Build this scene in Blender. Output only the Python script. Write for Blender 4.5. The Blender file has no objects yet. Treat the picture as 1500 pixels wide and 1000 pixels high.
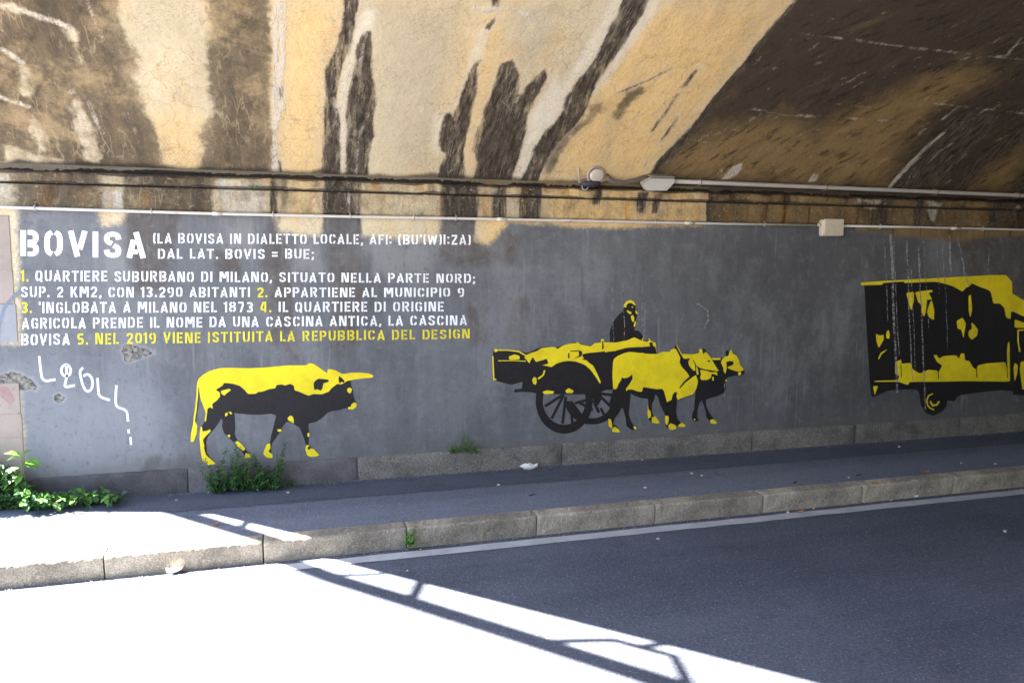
import bpy, math, random
import numpy as np
from mathutils import Matrix, Vector
from mathutils.geometry import tessellate_polygon
random.seed(7); rng = np.random.default_rng(7)
S = bpy.context.scene
COL = S.collection

# ------------------------------------------------------------------ camera
F = 1130.0; CX, CY = 750.0, 500.0; CAM_H = 2.02
_d = np.array([(4650-CX)/F, (397-CY)/F, 1.0]); _d /= np.linalg.norm(_d)
_h = np.array([1.0, 0, 0]); _up = np.cross(_h, _d); _up /= np.linalg.norm(_up)
if _up[1] > 0: _up = -_up
ROT = np.array([_d, np.cross(_up, _d), _up])          # world = ROT @ camera vector (x right, y down, z forward)
cam = bpy.data.cameras.new('camera'); cam_o = bpy.data.objects.new('camera', cam); COL.objects.link(cam_o)
cam.sensor_width = 36; cam.lens = 36*F/1500; cam.clip_start = .05; cam.clip_end = 500
m = np.eye(4); m[:3, 0] = ROT[:, 0]; m[:3, 1] = -ROT[:, 1]; m[:3, 2] = -ROT[:, 2]; m[2, 3] = CAM_H
cam_o.matrix_world = Matrix(m.tolist()); S.camera = cam_o
S.render.resolution_x, S.render.resolution_y = 1024, 682

# ------------------------------------------------------------------ light
SA, SB = 0.74, 0.23                                   # sunlight travels (SA, -SB, -1)
sun_to = Vector((-SA, SB, 1)).normalized()
W = bpy.data.worlds.new('World'); S.world = W; W.use_nodes = True
wn = W.node_tree.nodes; wl = W.node_tree.links; wn.clear()
sky = wn.new('ShaderNodeTexSky'); sky.sky_type = 'NISHITA'; sky.sun_disc = False
sky.sun_elevation = math.asin(sun_to.z); sky.sun_rotation = math.atan2(sun_to.x, sun_to.y)
bg = wn.new('ShaderNodeBackground'); bg.inputs['Strength'].default_value = 0.052
wo = wn.new('ShaderNodeOutputWorld'); wl.new(sky.outputs[0], bg.inputs[0]); wl.new(bg.outputs[0], wo.inputs[0])
sl = bpy.data.lights.new('sun', 'SUN'); sl.energy = 5.0; sl.angle = math.radians(.5); sl.color = (1, .95, .87)
so = bpy.data.objects.new('sun', sl); COL.objects.link(so); so.rotation_euler = sun_to.to_track_quat('Z', 'Y').to_euler()
so.location = (-8, 4, 14)
S.view_settings.view_transform = 'Standard'; S.view_settings.look = 'None'; S.view_settings.gamma = 1
S.view_settings.use_curve_mapping = False; S.view_settings.exposure = 4.2
S.cycles.use_denoising = True; S.cycles.max_bounces = 12; S.cycles.diffuse_bounces = 7

# ------------------------------------------------------------------ dimensions (metres)
YK, YW = 5.48, 6.90              # kerb face, wall face
ZS = 0.154                       # pavement height
ZP = 0.365                       # top of plinth
ZSPR = 2.85                      # springing of the vault
RISE, SPAN = 1.8, 9.6
RAD = (SPAN*SPAN/4+RISE*RISE)/(2*RISE); YC = YW-SPAN/2; ZC = ZSPR+RISE-RAD
A0 = math.asin((SPAN/2)/RAD); TMAX = 2*A0*RAD         # arc length
XEND = 40.0
def arc(t):
    a = A0-np.asarray(t)/RAD
    return YC+RAD*np.sin(a), ZC+RAD*np.cos(a)
def edge_x(t):                   # plan of the skewed portal edge, so that its shadow lies where it does on the road
    y, z = arc(t); ys = y-SB*z
    return .57+(5.07-ys)*.9407-SA*z

# ------------------------------------------------------------------ measuring helpers: photo pixel -> place on a real surface
def ray(p): return ROT @ np.array([(p[0]-CX)/F, (p[1]-CY)/F, 1.0])
def on_wall(p, y=YW):
    v = ray(p); v = v*(y/v[1]); return np.array([v[0], v[1], v[2]+CAM_H])
def on_ground(p, z=0.0):
    v = ray(p); v = v*((z-CAM_H)/v[2]); return np.array([v[0], v[1], z])
def on_vault(p, off=0.0):
    v = ray(p); r = RAD-off
    a = v[1]**2+v[2]**2; b = 2*(-v[1]*YC+v[2]*(CAM_H-ZC)); c = YC**2+(CAM_H-ZC)**2-r*r
    k = (-b+math.sqrt(b*b-4*a*c))/(2*a); return np.array([v[0]*k, v[1]*k, v[2]*k+CAM_H])
def vault_xt(p):
    q = on_vault(p); a = math.atan2(q[1]-YC, q[2]-ZC); return (q[0], (A0-a)*RAD)
def wall_xz(p):
    q = on_wall(p); return (q[0], q[2])
def crop(ox, oy, s): return lambda pts: [(ox+x/s, oy+y/s) for x, y in pts]

# ------------------------------------------------------------------ object helpers
WLOC = {}
def link(o, parent=None):
    COL.objects.link(o)
    if parent is not None:
        o.parent = parent; o.matrix_parent_inverse = Matrix.Translation(-WLOC[parent])
    WLOC[o] = Vector((0, 0, 0))
    return o
def tag(o, label=None, cat=None, group=None, kind=None):
    if label: o['label'] = label
    if cat: o['category'] = cat
    if group: o['group'] = group
    if kind: o['kind'] = kind
    return o
def thing(name, loc, label, cat, group=None):
    o = bpy.data.objects.new(name, None); o.empty_display_size = .1; COL.objects.link(o)
    o.location = loc; WLOC[o] = Vector(loc); return tag(o, label, cat, group)
class MB:
    def __init__(s): s.v = []; s.f = []; s.mi = []
    def add(s, vs, fs, mi=0):
        k = len(s.v); s.v += [tuple(map(float, q)) for q in vs]
        s.f += [tuple(k+i for i in f) for f in fs]; s.mi += [mi]*len(fs); return s
    def box(s, a, b, mi=0, ch=0.0):
        (x0, y0, z0), (x1, y1, z1) = a, b
        if ch <= 0:
            vs = [(x, y, z) for z in (z0, z1) for y in (y0, y1) for x in (x0, x1)]
            return s.add(vs, [(0, 2, 3, 1), (4, 5, 7, 6), (0, 1, 5, 4), (2, 6, 7, 3), (0, 4, 6, 2), (1, 3, 7, 5)], mi)
        # chamfered box: convex hull of 24 points
        import bmesh
        bm = bmesh.new()
        for sx in (0, 1):
            for sy in (0, 1):
                for sz in (0, 1):
                    X = (x0, x1)[sx]; Y = (y0, y1)[sy]; Z = (z0, z1)[sz]
                    dx, dy, dz = (ch, -ch)[sx], (ch, -ch)[sy], (ch, -ch)[sz]
                    bm.verts.new((X, Y+dy, Z+dz)); bm.verts.new((X+dx, Y, Z+dz)); bm.verts.new((X+dx, Y+dy, Z))
        bmesh.ops.convex_hull(bm, input=bm.verts); bmesh.ops.dissolve_limit(bm, angle_limit=.02, verts=bm.verts, edges=bm.edges)
        bm.verts.index_update()
        s.add([v.co for v in bm.verts], [[v.index for v in f.verts] for f in bm.faces], mi); bm.free(); return s
    def tube(s, pts, r, n=10, mi=0, cap=True):
        pts = [Vector(p) for p in pts]; rs = r if isinstance(r, (list, tuple)) else [r]*len(pts)
        rings = []; ref = None
        for i, p in enumerate(pts):
            t = (pts[min(i+1, len(pts)-1)]-pts[max(i-1, 0)]).normalized()
            if ref is None: ref = Vector((0, 0, 1)) if abs(t.z) < .9 else Vector((1, 0, 0))
            u = t.cross(ref).normalized(); w = u.cross(t).normalized(); ref = w
            rings.append([p+(u*math.cos(2*math.pi*k/n)+w*math.sin(2*math.pi*k/n))*rs[i] for k in range(n)])
        vs = [q for g in rings for q in g]; fs = []
        for i in range(len(pts)-1):
            for k in range(n):
                fs.append((i*n+k, i*n+(k+1) % n, (i+1)*n+(k+1) % n, (i+1)*n+k))
        if cap: fs.append(tuple(range(n))[::-1]); fs.append(tuple((len(pts)-1)*n+k for k in range(n)))
        return s.add(vs, fs, mi)
    def build(s, name, mats, parent=None, smooth=False):
        me = bpy.data.meshes.new(name); o = bpy.data.objects.new(name, me)
        v = s.v
        if parent is None:
            a = np.array(v); c = (a.min(0)+a.max(0))/2; c[2] = a[:, 2].min(); v = [tuple(q) for q in (a-c)]
            o.location = c
        me.from_pydata(v, [], s.f)
        for mm in (mats if isinstance(mats, (list, tuple)) else [mats]): me.materials.append(mm)
        me.polygons.foreach_set('material_index', s.mi)
        if smooth: me.polygons.foreach_set('use_smooth', [True]*len(s.f))
        me.update()
        if parent is None:
            COL.objects.link(o); WLOC[o] = Vector(c); return o
        return link(o, parent)

# ------------------------------------------------------------------ signed distances for stains
def sdf_poly(P, poly):
    poly = np.array(poly, float); n = len(poly)
    out = np.full(len(P), -1.0)
    lo, hi = poly.min(0)-.5, poly.max(0)+.5
    sel = np.where((P[:, 0] > lo[0]) & (P[:, 0] < hi[0]) & (P[:, 1] > lo[1]) & (P[:, 1] < hi[1]))[0]
    if len(sel) == 0: return out
    Q = P[sel]; d2 = np.full(len(Q), 1e9); ins = np.zeros(len(Q), bool)
    for i in range(n):
        a, b = poly[i], poly[(i+1) % n]; ab = b-a; L = max(ab@ab, 1e-12)
        h = np.clip(((Q-a)@ab)/L, 0, 1); e = Q-a-h[:, None]*ab; d2 = np.minimum(d2, (e*e).sum(1))
        c = (a[1] > Q[:, 1]) != (b[1] > Q[:, 1])
        with np.errstate(divide='ignore', invalid='ignore'):
            xi = a[0]+(Q[:, 1]-a[1])*(b[0]-a[0])/(b[1]-a[1] if b[1] != a[1] else 1e-9)
        ins ^= c & (Q[:, 0] < xi)
    d = np.sqrt(d2); out[sel] = np.where(ins, d, -d); return np.clip(out, -1, 1)
def sdf_line(P, pts, w):
    pts = np.array(pts, float); out = np.full(len(P), -1.0)
    lo, hi = pts.min(0)-.4, pts.max(0)+.4
    sel = np.where((P[:, 0] > lo[0]) & (P[:, 0] < hi[0]) & (P[:, 1] > lo[1]) & (P[:, 1] < hi[1]))[0]
    if len(sel) == 0: return out
    Q = P[sel]; d2 = np.full(len(Q), 1e9)
    for a, b in zip(pts[:-1], pts[1:]):
        ab = b-a; L = max(ab@ab, 1e-12); h = np.clip(((Q-a)@ab)/L, 0, 1); e = Q-a-h[:, None]*ab
        d2 = np.minimum(d2, (e*e).sum(1))
    out[sel] = w/2-np.sqrt(d2); return np.clip(out, -1, 1)
def field(P, conv, polys=(), lines=()):
    o = np.full(len(P), -1.0)
    for p in polys: o = np.maximum(o, sdf_poly(P, [conv(q) for q in p]))
    for p, w in lines: o = np.maximum(o, sdf_line(P, [conv(q) for q in p], w))
    return o
def set_attr(me, name, arr):
    a = me.attributes.new(name, 'FLOAT', 'POINT'); a.data.foreach_set('value', np.asarray(arr, np.float32))

# ------------------------------------------------------------------ shader helpers
class G:
    def __init__(s, name, rough=.85, spec=.25):
        s.m = bpy.data.materials.new(name); s.m.use_nodes = True; s.t = s.m.node_tree; s.N = s.t.nodes; s.L = s.t.links
        s.b = s.N['Principled BSDF']; s.b.inputs['Roughness'].default_value = rough; s.b.inputs['Specular IOR Level'].default_value = spec
        s.tc = s.N.new('ShaderNodeTexCoord'); s.P = s.tc.outputs['Object']
    def put(s, sock, v):
        if isinstance(v, bpy.types.NodeSocket): s.L.new(v, sock)
        elif isinstance(v, (tuple, list)) and len(v) == 3 and sock.type == 'RGBA': sock.default_value = (*v, 1)
        else: sock.default_value = v
    def attr(s, n):
        a = s.N.new('ShaderNodeAttribute'); a.attribute_name = n; return a.outputs['Fac']
    def scale(s, vec, sc):
        k = s.N.new('ShaderNodeVectorMath'); k.operation = 'MULTIPLY'; s.put(k.inputs[0], vec); k.inputs[1].default_value = sc; return k.outputs[0]
    def vadd(s, a, b):
        k = s.N.new('ShaderNodeVectorMath'); k.operation = 'ADD'; s.put(k.inputs[0], a); s.put(k.inputs[1], b); return k.outputs[0]
    def noise(s, scale, detail=4, rough=.55, vec=None, dist=0, color=False):
        k = s.N.new('ShaderNodeTexNoise'); s.put(k.inputs['Vector'], vec if vec is not None else s.P)
        k.inputs['Scale'].default_value = scale; k.inputs['Detail'].default_value = detail; k.inputs['Roughness'].default_value = rough
        k.inputs['Distortion'].default_value = dist; return k.outputs['Color' if color else 'Fac']
    def vor(s, scale, feat='F1', vec=None, out='Distance', rnd=1):
        k = s.N.new('ShaderNodeTexVoronoi'); k.feature = feat; s.put(k.inputs['Vector'], vec if vec is not None else s.P)
        k.inputs['Scale'].default_value = scale; k.inputs['Randomness'].default_value = rnd; return k.outputs[out]
    def math(s, op, a, b=0.0, c=None):
        k = s.N.new('ShaderNodeMath'); k.operation = op; s.put(k.inputs[0], a); s.put(k.inputs[1], b)
        if c is not None: s.put(k.inputs[2], c)
        return k.outputs[0]
    def mr(s, v, a, b, c=0.0, d=1.0, smooth=True):
        k = s.N.new('ShaderNodeMapRange'); k.interpolation_type = 'SMOOTHSTEP' if smooth else 'LINEAR'
        s.put(k.inputs[0], v)
        for i, q in enumerate((a, b, c, d)): s.put(k.inputs[i+1], q)
        return k.outputs[0]
    def mix(s, f, a, b, mode='MIX'):
        k = s.N.new('ShaderNodeMix'); k.data_type = 'RGBA'; k.blend_type = mode; s.put(k.inputs[0], f); s.put(k.inputs[6], a); s.put(k.inputs[7], b); return k.outputs[2]
    def sep(s, v):
        k = s.N.new('ShaderNodeSeparateXYZ'); s.put(k.inputs[0], v); return k.outputs
    def comb(s, x, y, z):
        k = s.N.new('ShaderNodeCombineXYZ'); s.put(k.inputs[0], x); s.put(k.inputs[1], y); s.put(k.inputs[2], z); return k.outputs[0]
    def bump(s, h, dist=.01, st=1.0):
        k = s.N.new('ShaderNodeBump'); k.inputs['Distance'].default_value = dist; k.inputs['Strength'].default_value = st
        s.put(k.inputs['Height'], h); s.L.new(k.outputs[0], s.b.inputs['Normal']); return s
    def color(s, c): s.put(s.b.inputs['Base Color'], c); return s
    def wob(s, a, amp1, sc1, amp2, sc2, vec=None):       # a stain field with a frayed edge
        n1 = s.math('MULTIPLY', s.math('SUBTRACT', s.noise(sc1, 3, .6, vec), .5), amp1)
        n2 = s.math('MULTIPLY', s.math('SUBTRACT', s.noise(sc2, 3, .7, vec), .5), amp2)
        return s.math('ADD', s.math('ADD', a, n1), n2)
    def fray(s, a, vec):                                  # long vertical serration as water leaves it
        o = a
        for amp, sc, k in ((.06, 4, (1, 1.2, 1)), (.035, 13, (1, 1.4, 1)), (.030, 38, (1, 1.6, 1)), (.018, 90, (1, 2, 1))):
            o = s.math('ADD', o, s.math('MULTIPLY', s.math('SUBTRACT', s.noise(sc, 2, .6, s.scale(vec, k)), .5), amp))
        return o

def plaster(g, st, full=True):
    """old lime plaster with sooty grime and water stains; st = coordinate stretched along the run of the water"""
    cream = g.mix(g.mr(g.noise(1.3, 5, .6, st), .35, .65), (.52, .405, .235), (.56, .47, .315))
    och = g.mr(g.wob(g.attr('ochre'), .5, 2.0, .15, 9, st), -.2, .25)
    cream = g.mix(g.math('MULTIPLY', och, .9), cream, (.70, .47, .20))
    cream = g.mix(g.math('MULTIPLY', g.mr(g.noise(3.5, 5, .65, st), .52, .72), .6), cream, (.60, .36, .14))
    cream = g.mix(g.math('MULTIPLY', g.mr(g.noise(9, 6, .7), .54, .75), .45), cream, (.30, .23, .15))
    cream = g.mix(g.math('MULTIPLY', g.mr(g.noise(45, 4, .7), .6, .72), .35), cream, (.20, .15, .10))
    cream = g.mix(g.math('MULTIPLY', g.mr(g.noise(2.0, 7, .72, st), .48, .66), .40), cream, (.37, .29, .19))
    cream = g.mix(g.math('MULTIPLY', g.mr(g.noise(17, 6, .75, st), .55, .68), .40), cream, (.66, .58, .45))
    gre = g.mr(g.wob(g.attr('pale'), .3, 3, .1, 12), -.12, .15)
    cream = g.mix(g.math('MULTIPLY', gre, .75), cream, g.mix(g.noise(6, 4), (.38, .31, .21), (.52, .435, .30)))
    lt = g.mr(g.fray(g.attr('light'), g.scale(st, (1, .7, 1))), -.05, .05)
    cream = g.mix(g.math('MULTIPLY', lt, .85), cream, g.mix(g.noise(8, 5, .7, st), (.58, .50, .37), (.74, .68, .56)))
    # hairline cracks
    wp = g.vadd(g.P, g.scale(g.noise(5, 3, .6, None, 0, True), (.22, .22, .22)))
    cr = g.mr(g.vor(4.6, 'DISTANCE_TO_EDGE', wp), .003, .026, 1, 0)
    cr = g.math('MULTIPLY', cr, g.mr(g.noise(1.6, 3), .46, .6))
    cream = g.mix(g.math('MULTIPLY', cr, .38), cream, (.20, .14, .085))
    c = cream
    # brown grime
    bw = g.wob(g.fray(g.attr('brown'), st), .22, 3, .10, 14)
    br = g.math('ADD', g.math('MULTIPLY', g.mr(bw, -.025, .03), .68), g.math('MULTIPLY', g.mr(bw, -.14, .14), .32))
    grime = g.mix(g.mr(g.noise(2.6, 7, .72, st), .36, .62), (.042, .032, .023), (.130, .094, .057))
    grime = g.mix(g.math('MULTIPLY', g.mr(g.noise(9, 7, .75), .46, .60), .75), grime, (.055, .043, .032))
    grime = g.mix(g.math('MULTIPLY', g.mr(g.noise(13, 6, .75, st), .56, .70), .55), grime, (.34, .26, .155))
    grime = g.mix(g.math('MULTIPLY', g.mr(g.noise(1.7, 7, .72), .47, .64), .75), grime, (.33, .235, .125))
    gv = g.mr(g.vor(9, 'DISTANCE_TO_EDGE', g.vadd(st, g.scale(g.noise(7, 3, .6, st, 0, True), (.16, .16, .16)))), .01, .06, 1, 0)
    grime = g.mix(g.math('MULTIPLY', g.math('MULTIPLY', gv, g.mr(g.noise(2.3, 3), .48, .6)), .4), grime, (.38, .30, .19))
    c = g.mix(g.math('MULTIPLY', br, .93), c, grime)
    tn = g.mr(g.wob(g.fray(g.attr('tan'), g.scale(st, (1, .8, 1))), .16, 5, .06, 18), -.015, .035)
    c = g.mix(g.math('MULTIPLY', tn, g.mr(g.noise(12, 5, .7, st), .25, .6, .45, .9)), c, g.mix(g.mr(g.noise(7, 5, .7), .35, .65), (.36, .285, .18), (.58, .49, .35)))
    # right-hand sooty zone
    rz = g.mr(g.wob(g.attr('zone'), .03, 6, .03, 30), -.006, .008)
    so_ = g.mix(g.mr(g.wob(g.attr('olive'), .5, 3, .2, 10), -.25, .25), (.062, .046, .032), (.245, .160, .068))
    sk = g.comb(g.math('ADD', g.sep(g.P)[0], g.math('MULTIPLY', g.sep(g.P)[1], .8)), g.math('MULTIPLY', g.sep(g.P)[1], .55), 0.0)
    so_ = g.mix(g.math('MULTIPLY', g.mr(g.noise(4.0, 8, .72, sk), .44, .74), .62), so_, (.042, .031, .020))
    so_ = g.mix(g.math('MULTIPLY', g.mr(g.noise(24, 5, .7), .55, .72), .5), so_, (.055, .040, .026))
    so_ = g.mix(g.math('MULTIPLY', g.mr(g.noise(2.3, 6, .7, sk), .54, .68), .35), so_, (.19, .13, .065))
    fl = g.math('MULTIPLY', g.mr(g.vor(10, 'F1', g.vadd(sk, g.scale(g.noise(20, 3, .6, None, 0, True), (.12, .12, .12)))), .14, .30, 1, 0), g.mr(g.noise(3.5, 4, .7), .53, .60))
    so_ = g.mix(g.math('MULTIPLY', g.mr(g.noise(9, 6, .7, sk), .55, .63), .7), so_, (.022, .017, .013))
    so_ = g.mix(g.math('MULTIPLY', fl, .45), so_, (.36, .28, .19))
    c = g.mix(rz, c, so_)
    # near-black runs with a frayed edge and pale veins
    w1 = g.fray(g.attr('dark'), st)
    dk = g.math('MULTIPLY', g.mr(w1, -.012, .014), g.mr(g.math('ADD', g.noise(9, 7, .75, st), g.math('MULTIPLY', g.attr('dark'), .9)), .36, .56, .45, 1.0))
    halo = g.math('MULTIPLY', g.mr(w1, -.07, .0), g.math('MULTIPLY_ADD', rz, -.3, .3))
    c = g.mix(halo, c, (.50, .42, .31))
    sv = g.vadd(g.scale(st, (1, 1, 1)), g.scale(g.noise(9, 3, .6, st, 0, True), (.10, .10, .10)))
    vein = g.mr(g.vor(17, 'DISTANCE_TO_EDGE', g.scale(sv, (1.7, .55, 1))), .01, .05, 1, 0)
    vein = g.math('MULTIPLY', vein, g.mr(g.noise(4, 4, .65, st), .52, .66))
    thin = g.mr(g.noise(26, 4, .7, g.scale(sv, (1.6, .6, 1))), .60, .68)
    vein = g.math('MAXIMUM', vein, g.math('MULTIPLY', thin, .35))
    blk = g.mix(g.mr(g.noise(19, 6, .75, st), .35, .68), (.026, .020, .015), (.118, .092, .066))
    blk = g.mix(g.math('MULTIPLY', vein, .6), blk, (.36, .30, .22))
    c = g.mix(dk, c, blk)
    # lime and peeled-off white
    lm = g.mr(g.fray(g.attr('lime'), g.scale(st, (1, 1.2, 1))), -.012, .02)
    lm = g.math('MULTIPLY', lm, g.mr(g.noise(21, 5, .7, st), .30, .52))
    c = g.mix(g.math('MULTIPLY', lm, .85), c, g.mix(g.noise(30, 3), (.44, .38, .30), (.66, .60, .50)))
    c = g.mix(g.math('MULTIPLY', g.math('MULTIPLY', g.mr(g.noise(58, 5, .85), .46, .70), g.mr(g.noise(2.4, 4, .7), .36, .62)), .75), c, (.42, .37, .32), 'MULTIPLY')
    sm = g.mr(g.wob(g.attr('soot_shade'), .05, 9, .03, 40), -.02, .035)
    c = g.mix(g.math('MULTIPLY', sm, .8), c, (.035, .030, .027))
    return c, dk, lm

def stretch_wall(g):
    return g.scale(g.P, (1.6, 1.6, .35))

def mat_vault():
    g = G('vault_plaster', .9, .15); x = g.sep(g.P)[0]
    st = g.comb(g.math('MULTIPLY', x, 1.5), g.math('MULTIPLY', g.attr('run'), .32), 0.0)
    c, dk, lm = plaster(g, st); g.color(c)
    h = g.math('ADD', g.math('MULTIPLY', g.noise(34, 6, .72), .35), g.math('MULTIPLY', g.noise(5, 5, .6), 1.3))
    h = g.math('ADD', h, g.math('MULTIPLY', lm, .25)); g.bump(h, .02, .8)
    return g.m
def mat_cornice():
    g = G('cornice_stone', .9, .15); st = stretch_wall(g)
    c, dk, lm = plaster(g, st)
    dr = g.vadd(g.scale(g.P, (1, 1, .2)), g.scale(g.noise(12, 3, .6, None, 0, True), (.05, 0, 0)))
    c = g.mix(g.math('MULTIPLY', g.mr(g.noise(14, 7, .75, dr), .50, .66), .40), c, (.17, .115, .06))
    c = g.mix(g.math('MULTIPLY', g.mr(g.noise(6, 6, .7, dr), .52, .66), .8), c, (1, .70, .42), 'MULTIPLY')
    c = g.mix(g.math('MULTIPLY', g.mr(g.noise(30, 6, .78, g.scale(g.P, (1, 1, .6))), .57, .70), .4), c, (.07, .055, .04))
    c = g.mix(g.math('MULTIPLY', g.mr(g.noise(40, 5, .75, g.scale(g.P, (.4, 1, 1.2))), .58, .70), .5), c, (.62, .55, .44))
    sm = g.mr(g.wob(g.attr('soot_shade'), .9, 5, .4, 40), .25, .8); c = g.mix(g.math('MULTIPLY', sm, .9), c, (.022, .019, .017))
    g.color(c)
    h = g.math('ADD', g.noise(24, 6, .75), g.math('MULTIPLY', g.noise(7, 3, .6, st), .8)); g.bump(h, .02, .9)
    return g.m
def mat_wall():
    g = G('grey_wall_paint', .75, .3); st = stretch_wall(g)
    base, dk, lm = plaster(g, st)
    pm = g.mr(g.wob(g.attr('paint'), .07, 5, .09, 30), -.035, .04)
    gr = g.mix(g.mr(g.noise(1.1, 5, .6), .35, .65), (.098, .100, .107), (.128, .130, .137))
    gr = g.mix(g.math('MULTIPLY', g.mr(g.noise(2.6, 6, .65, g.scale(g.P, (1.6, 1, .22))), .42, .72), .7), gr, (.158, .159, .165))
    gr = g.mix(g.math('MULTIPLY', g.mr(g.noise(6.0, 6, .7), .5, .72), .5), gr, (.095, .096, .104))
    gr = g.mix(g.math('MULTIPLY', g.mr(g.noise(5, 7, .7, g.scale(g.P, (.8, 1, 1.4))), .50, .72), .35), gr, (.172, .172, .178))
    old = g.mr(g.wob(g.attr('daylit_left'), .5, 2.2, .12, 12, g.scale(g.P, (1, 1, .5))), -.35, .25)  # paint lightened at lower left to stand in for brighter daylight there
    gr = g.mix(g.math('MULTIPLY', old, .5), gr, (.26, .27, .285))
    new = g.mr(g.wob(g.attr('dim_right'), .9, 1.3, .2, 7, g.scale(g.P, (1, 1, .3))), -.75, .75)  # paint darkened to the right to carry the light falloff into the tunnel
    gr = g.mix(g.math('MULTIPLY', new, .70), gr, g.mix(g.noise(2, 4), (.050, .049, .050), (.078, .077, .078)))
    pt = g.mr(g.wob(g.attr('patch'), .25, 4, .1, 14, st), -.06, .1)
    gr = g.mix(g.math('MULTIPLY', pt, .75), gr, (.20, .197, .19))
    stn = g.mr(g.wob(g.attr('stain'), .22, 5, .10, 18, st), -.06, .03)
    gr = g.mix(g.math('MULTIPLY', stn, g.mr(g.noise(4, 4, .6, st), .25, .7, .55, .95)), gr, g.mix(g.noise(20, 4), (.050, .043, .038), (.12, .10, .085)))
    gr = g.mix(g.math('MULTIPLY', g.mr(g.noise(.9, 7, .7, g.scale(g.P, (1.3, 1, .8))), .48, .66), .45), gr, (.215, .217, .222))
    gr = g.mix(g.math('MULTIPLY', g.mr(g.noise(1.5, 7, .7, g.scale(g.P, (1.5, 1, .45))), .52, .68), .50), gr, (.070, .068, .070))
    low = g.mr(g.math('ADD', g.sep(g.P)[2], g.math('MULTIPLY', g.noise(3, 5, .7), .5)), .62, .85, 1, 0)
    gr = g.mix(g.math('MULTIPLY', low, .40), gr, (.115, .104, .095))
    # trowel marks, blotches and dust
    gr = g.mix(g.math('MULTIPLY', g.mr(g.noise(10, 8, .72), .50, .70), .28), gr, (.235, .235, .24))
    gr = g.mix(g.math('MULTIPLY', g.mr(g.noise(19, 6, .75), .53, .68), .42), gr, (.060, .060, .064))
    dd = g.mr(g.noise(11, 5, .7, g.scale(g.P, (2.2, 1, .10))), .56, .68)
    gr = g.mix(g.math('MULTIPLY', g.math('MULTIPLY', dd, g.mr(g.noise(1.3, 3), .42, .58)), .35), gr, (.26, .26, .265))
    dd2 = g.mr(g.noise(7, 5, .7, g.scale(g.P, (2.2, 1, .12))), .55, .66)
    gr = g.mix(g.math('MULTIPLY', g.math('MULTIPLY', dd2, g.mr(g.noise(1.7, 3), .45, .6)), .35), gr, (.065, .062, .062))
    # scuffs and scratches
    sc = g.mr(g.noise(60, 4, .75, g.scale(g.P, (1, 1, .6))), .66, .74)
    gr = g.mix(g.math('MULTIPLY', sc, .4), gr, (.06, .06, .065))
    sw = g.mr(g.noise(38, 4, .75, g.scale(g.P, (1.2, 1, .8))), .70, .77)
    gr = g.mix(g.math('MULTIPLY', sw, .4), gr, (.34, .33, .33))
    c = g.mix(pm, base, gr)
    rn = g.mr(g.wob(g.attr('runs'), .03, 10, .07, 45, g.scale(g.P, (1, 1, .25))), -.004, .014)
    c = g.mix(g.math('MULTIPLY', rn, .6), c, (.42, .41, .41))
    ch = g.mr(g.wob(g.attr('chip'), .07, 9, .05, 38), -.004, .006)
    chc = g.mix(g.mr(g.noise(34, 5, .75), .35, .65), (.035, .031, .028), (.30, .27, .23))
    c = g.mix(ch, c, chc); rim = g.mr(g.wob(g.attr('chip'), .07, 9, .05, 38), -.03, -.004)
    c = g.mix(g.math('MULTIPLY', g.math('SUBTRACT', rim, ch), .5), c, (.30, .29, .28))
    g.color(c)
    h = g.math('ADD', g.math('MULTIPLY', g.noise(30, 5, .7), .35), g.math('MULTIPLY', g.noise(4, 4, .6), .8))
    h = g.math('SUBTRACT', h, g.math('MULTIPLY', ch, g.math('MULTIPLY_ADD', g.noise(40, 4, .8), 1.5, .6)))
    g.bump(h, .016, .7); return g.m
def mat_asphalt(name, a, b, speck=.5, sc=1.0):
    g = G(name, .88, .25)
    c = g.mix(g.mr(g.noise(.8*sc, 5, .6), .35, .65), a, b)
    c = g.mix(g.math('MULTIPLY', g.mr(g.noise(3.5*sc, 5, .7, g.scale(g.P, (.35, 1.4, 1))), .5, .7), .45), c, tuple(q*.72 for q in a))
    lane = g.noise(.55*sc, 4, .6, g.scale(g.P, (.12, 2.6, 1)))
    c = g.mix(g.math('MULTIPLY', g.mr(lane, .42, .66), .40), c, tuple(q*1.45 for q in b))
    c = g.mix(g.math('MULTIPLY', g.mr(g.noise(2.2, 6, .75), .58, .70), .5), c, tuple(q*.55 for q in a))
    f = g.noise(62, 4, .85)
    c = g.mix(g.math('MULTIPLY', g.mr(f, .50, .66), speck), c, tuple(min(1, q*2.3) for q in b))
    c = g.mix(g.math('MULTIPLY', g.mr(f, .49, .34), speck*.9), c, tuple(q*.35 for q in a))
    v = g.vor(48, 'F1'); w = g.vor(48, 'F1', None, 'Color')
    pk = g.math('MULTIPLY', g.mr(v, .14, .30, 1, 0), g.mr(g.sep(w)[0], .90, .93))
    c = g.mix(g.math('MULTIPLY', pk, .8), c, (.30, .28, .26))
    g.color(c); h = g.math('ADD', g.noise(62, 4, .85), g.math('MULTIPLY', g.noise(20, 3), .5)); g.bump(h, .012, .8); return g.m
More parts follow.
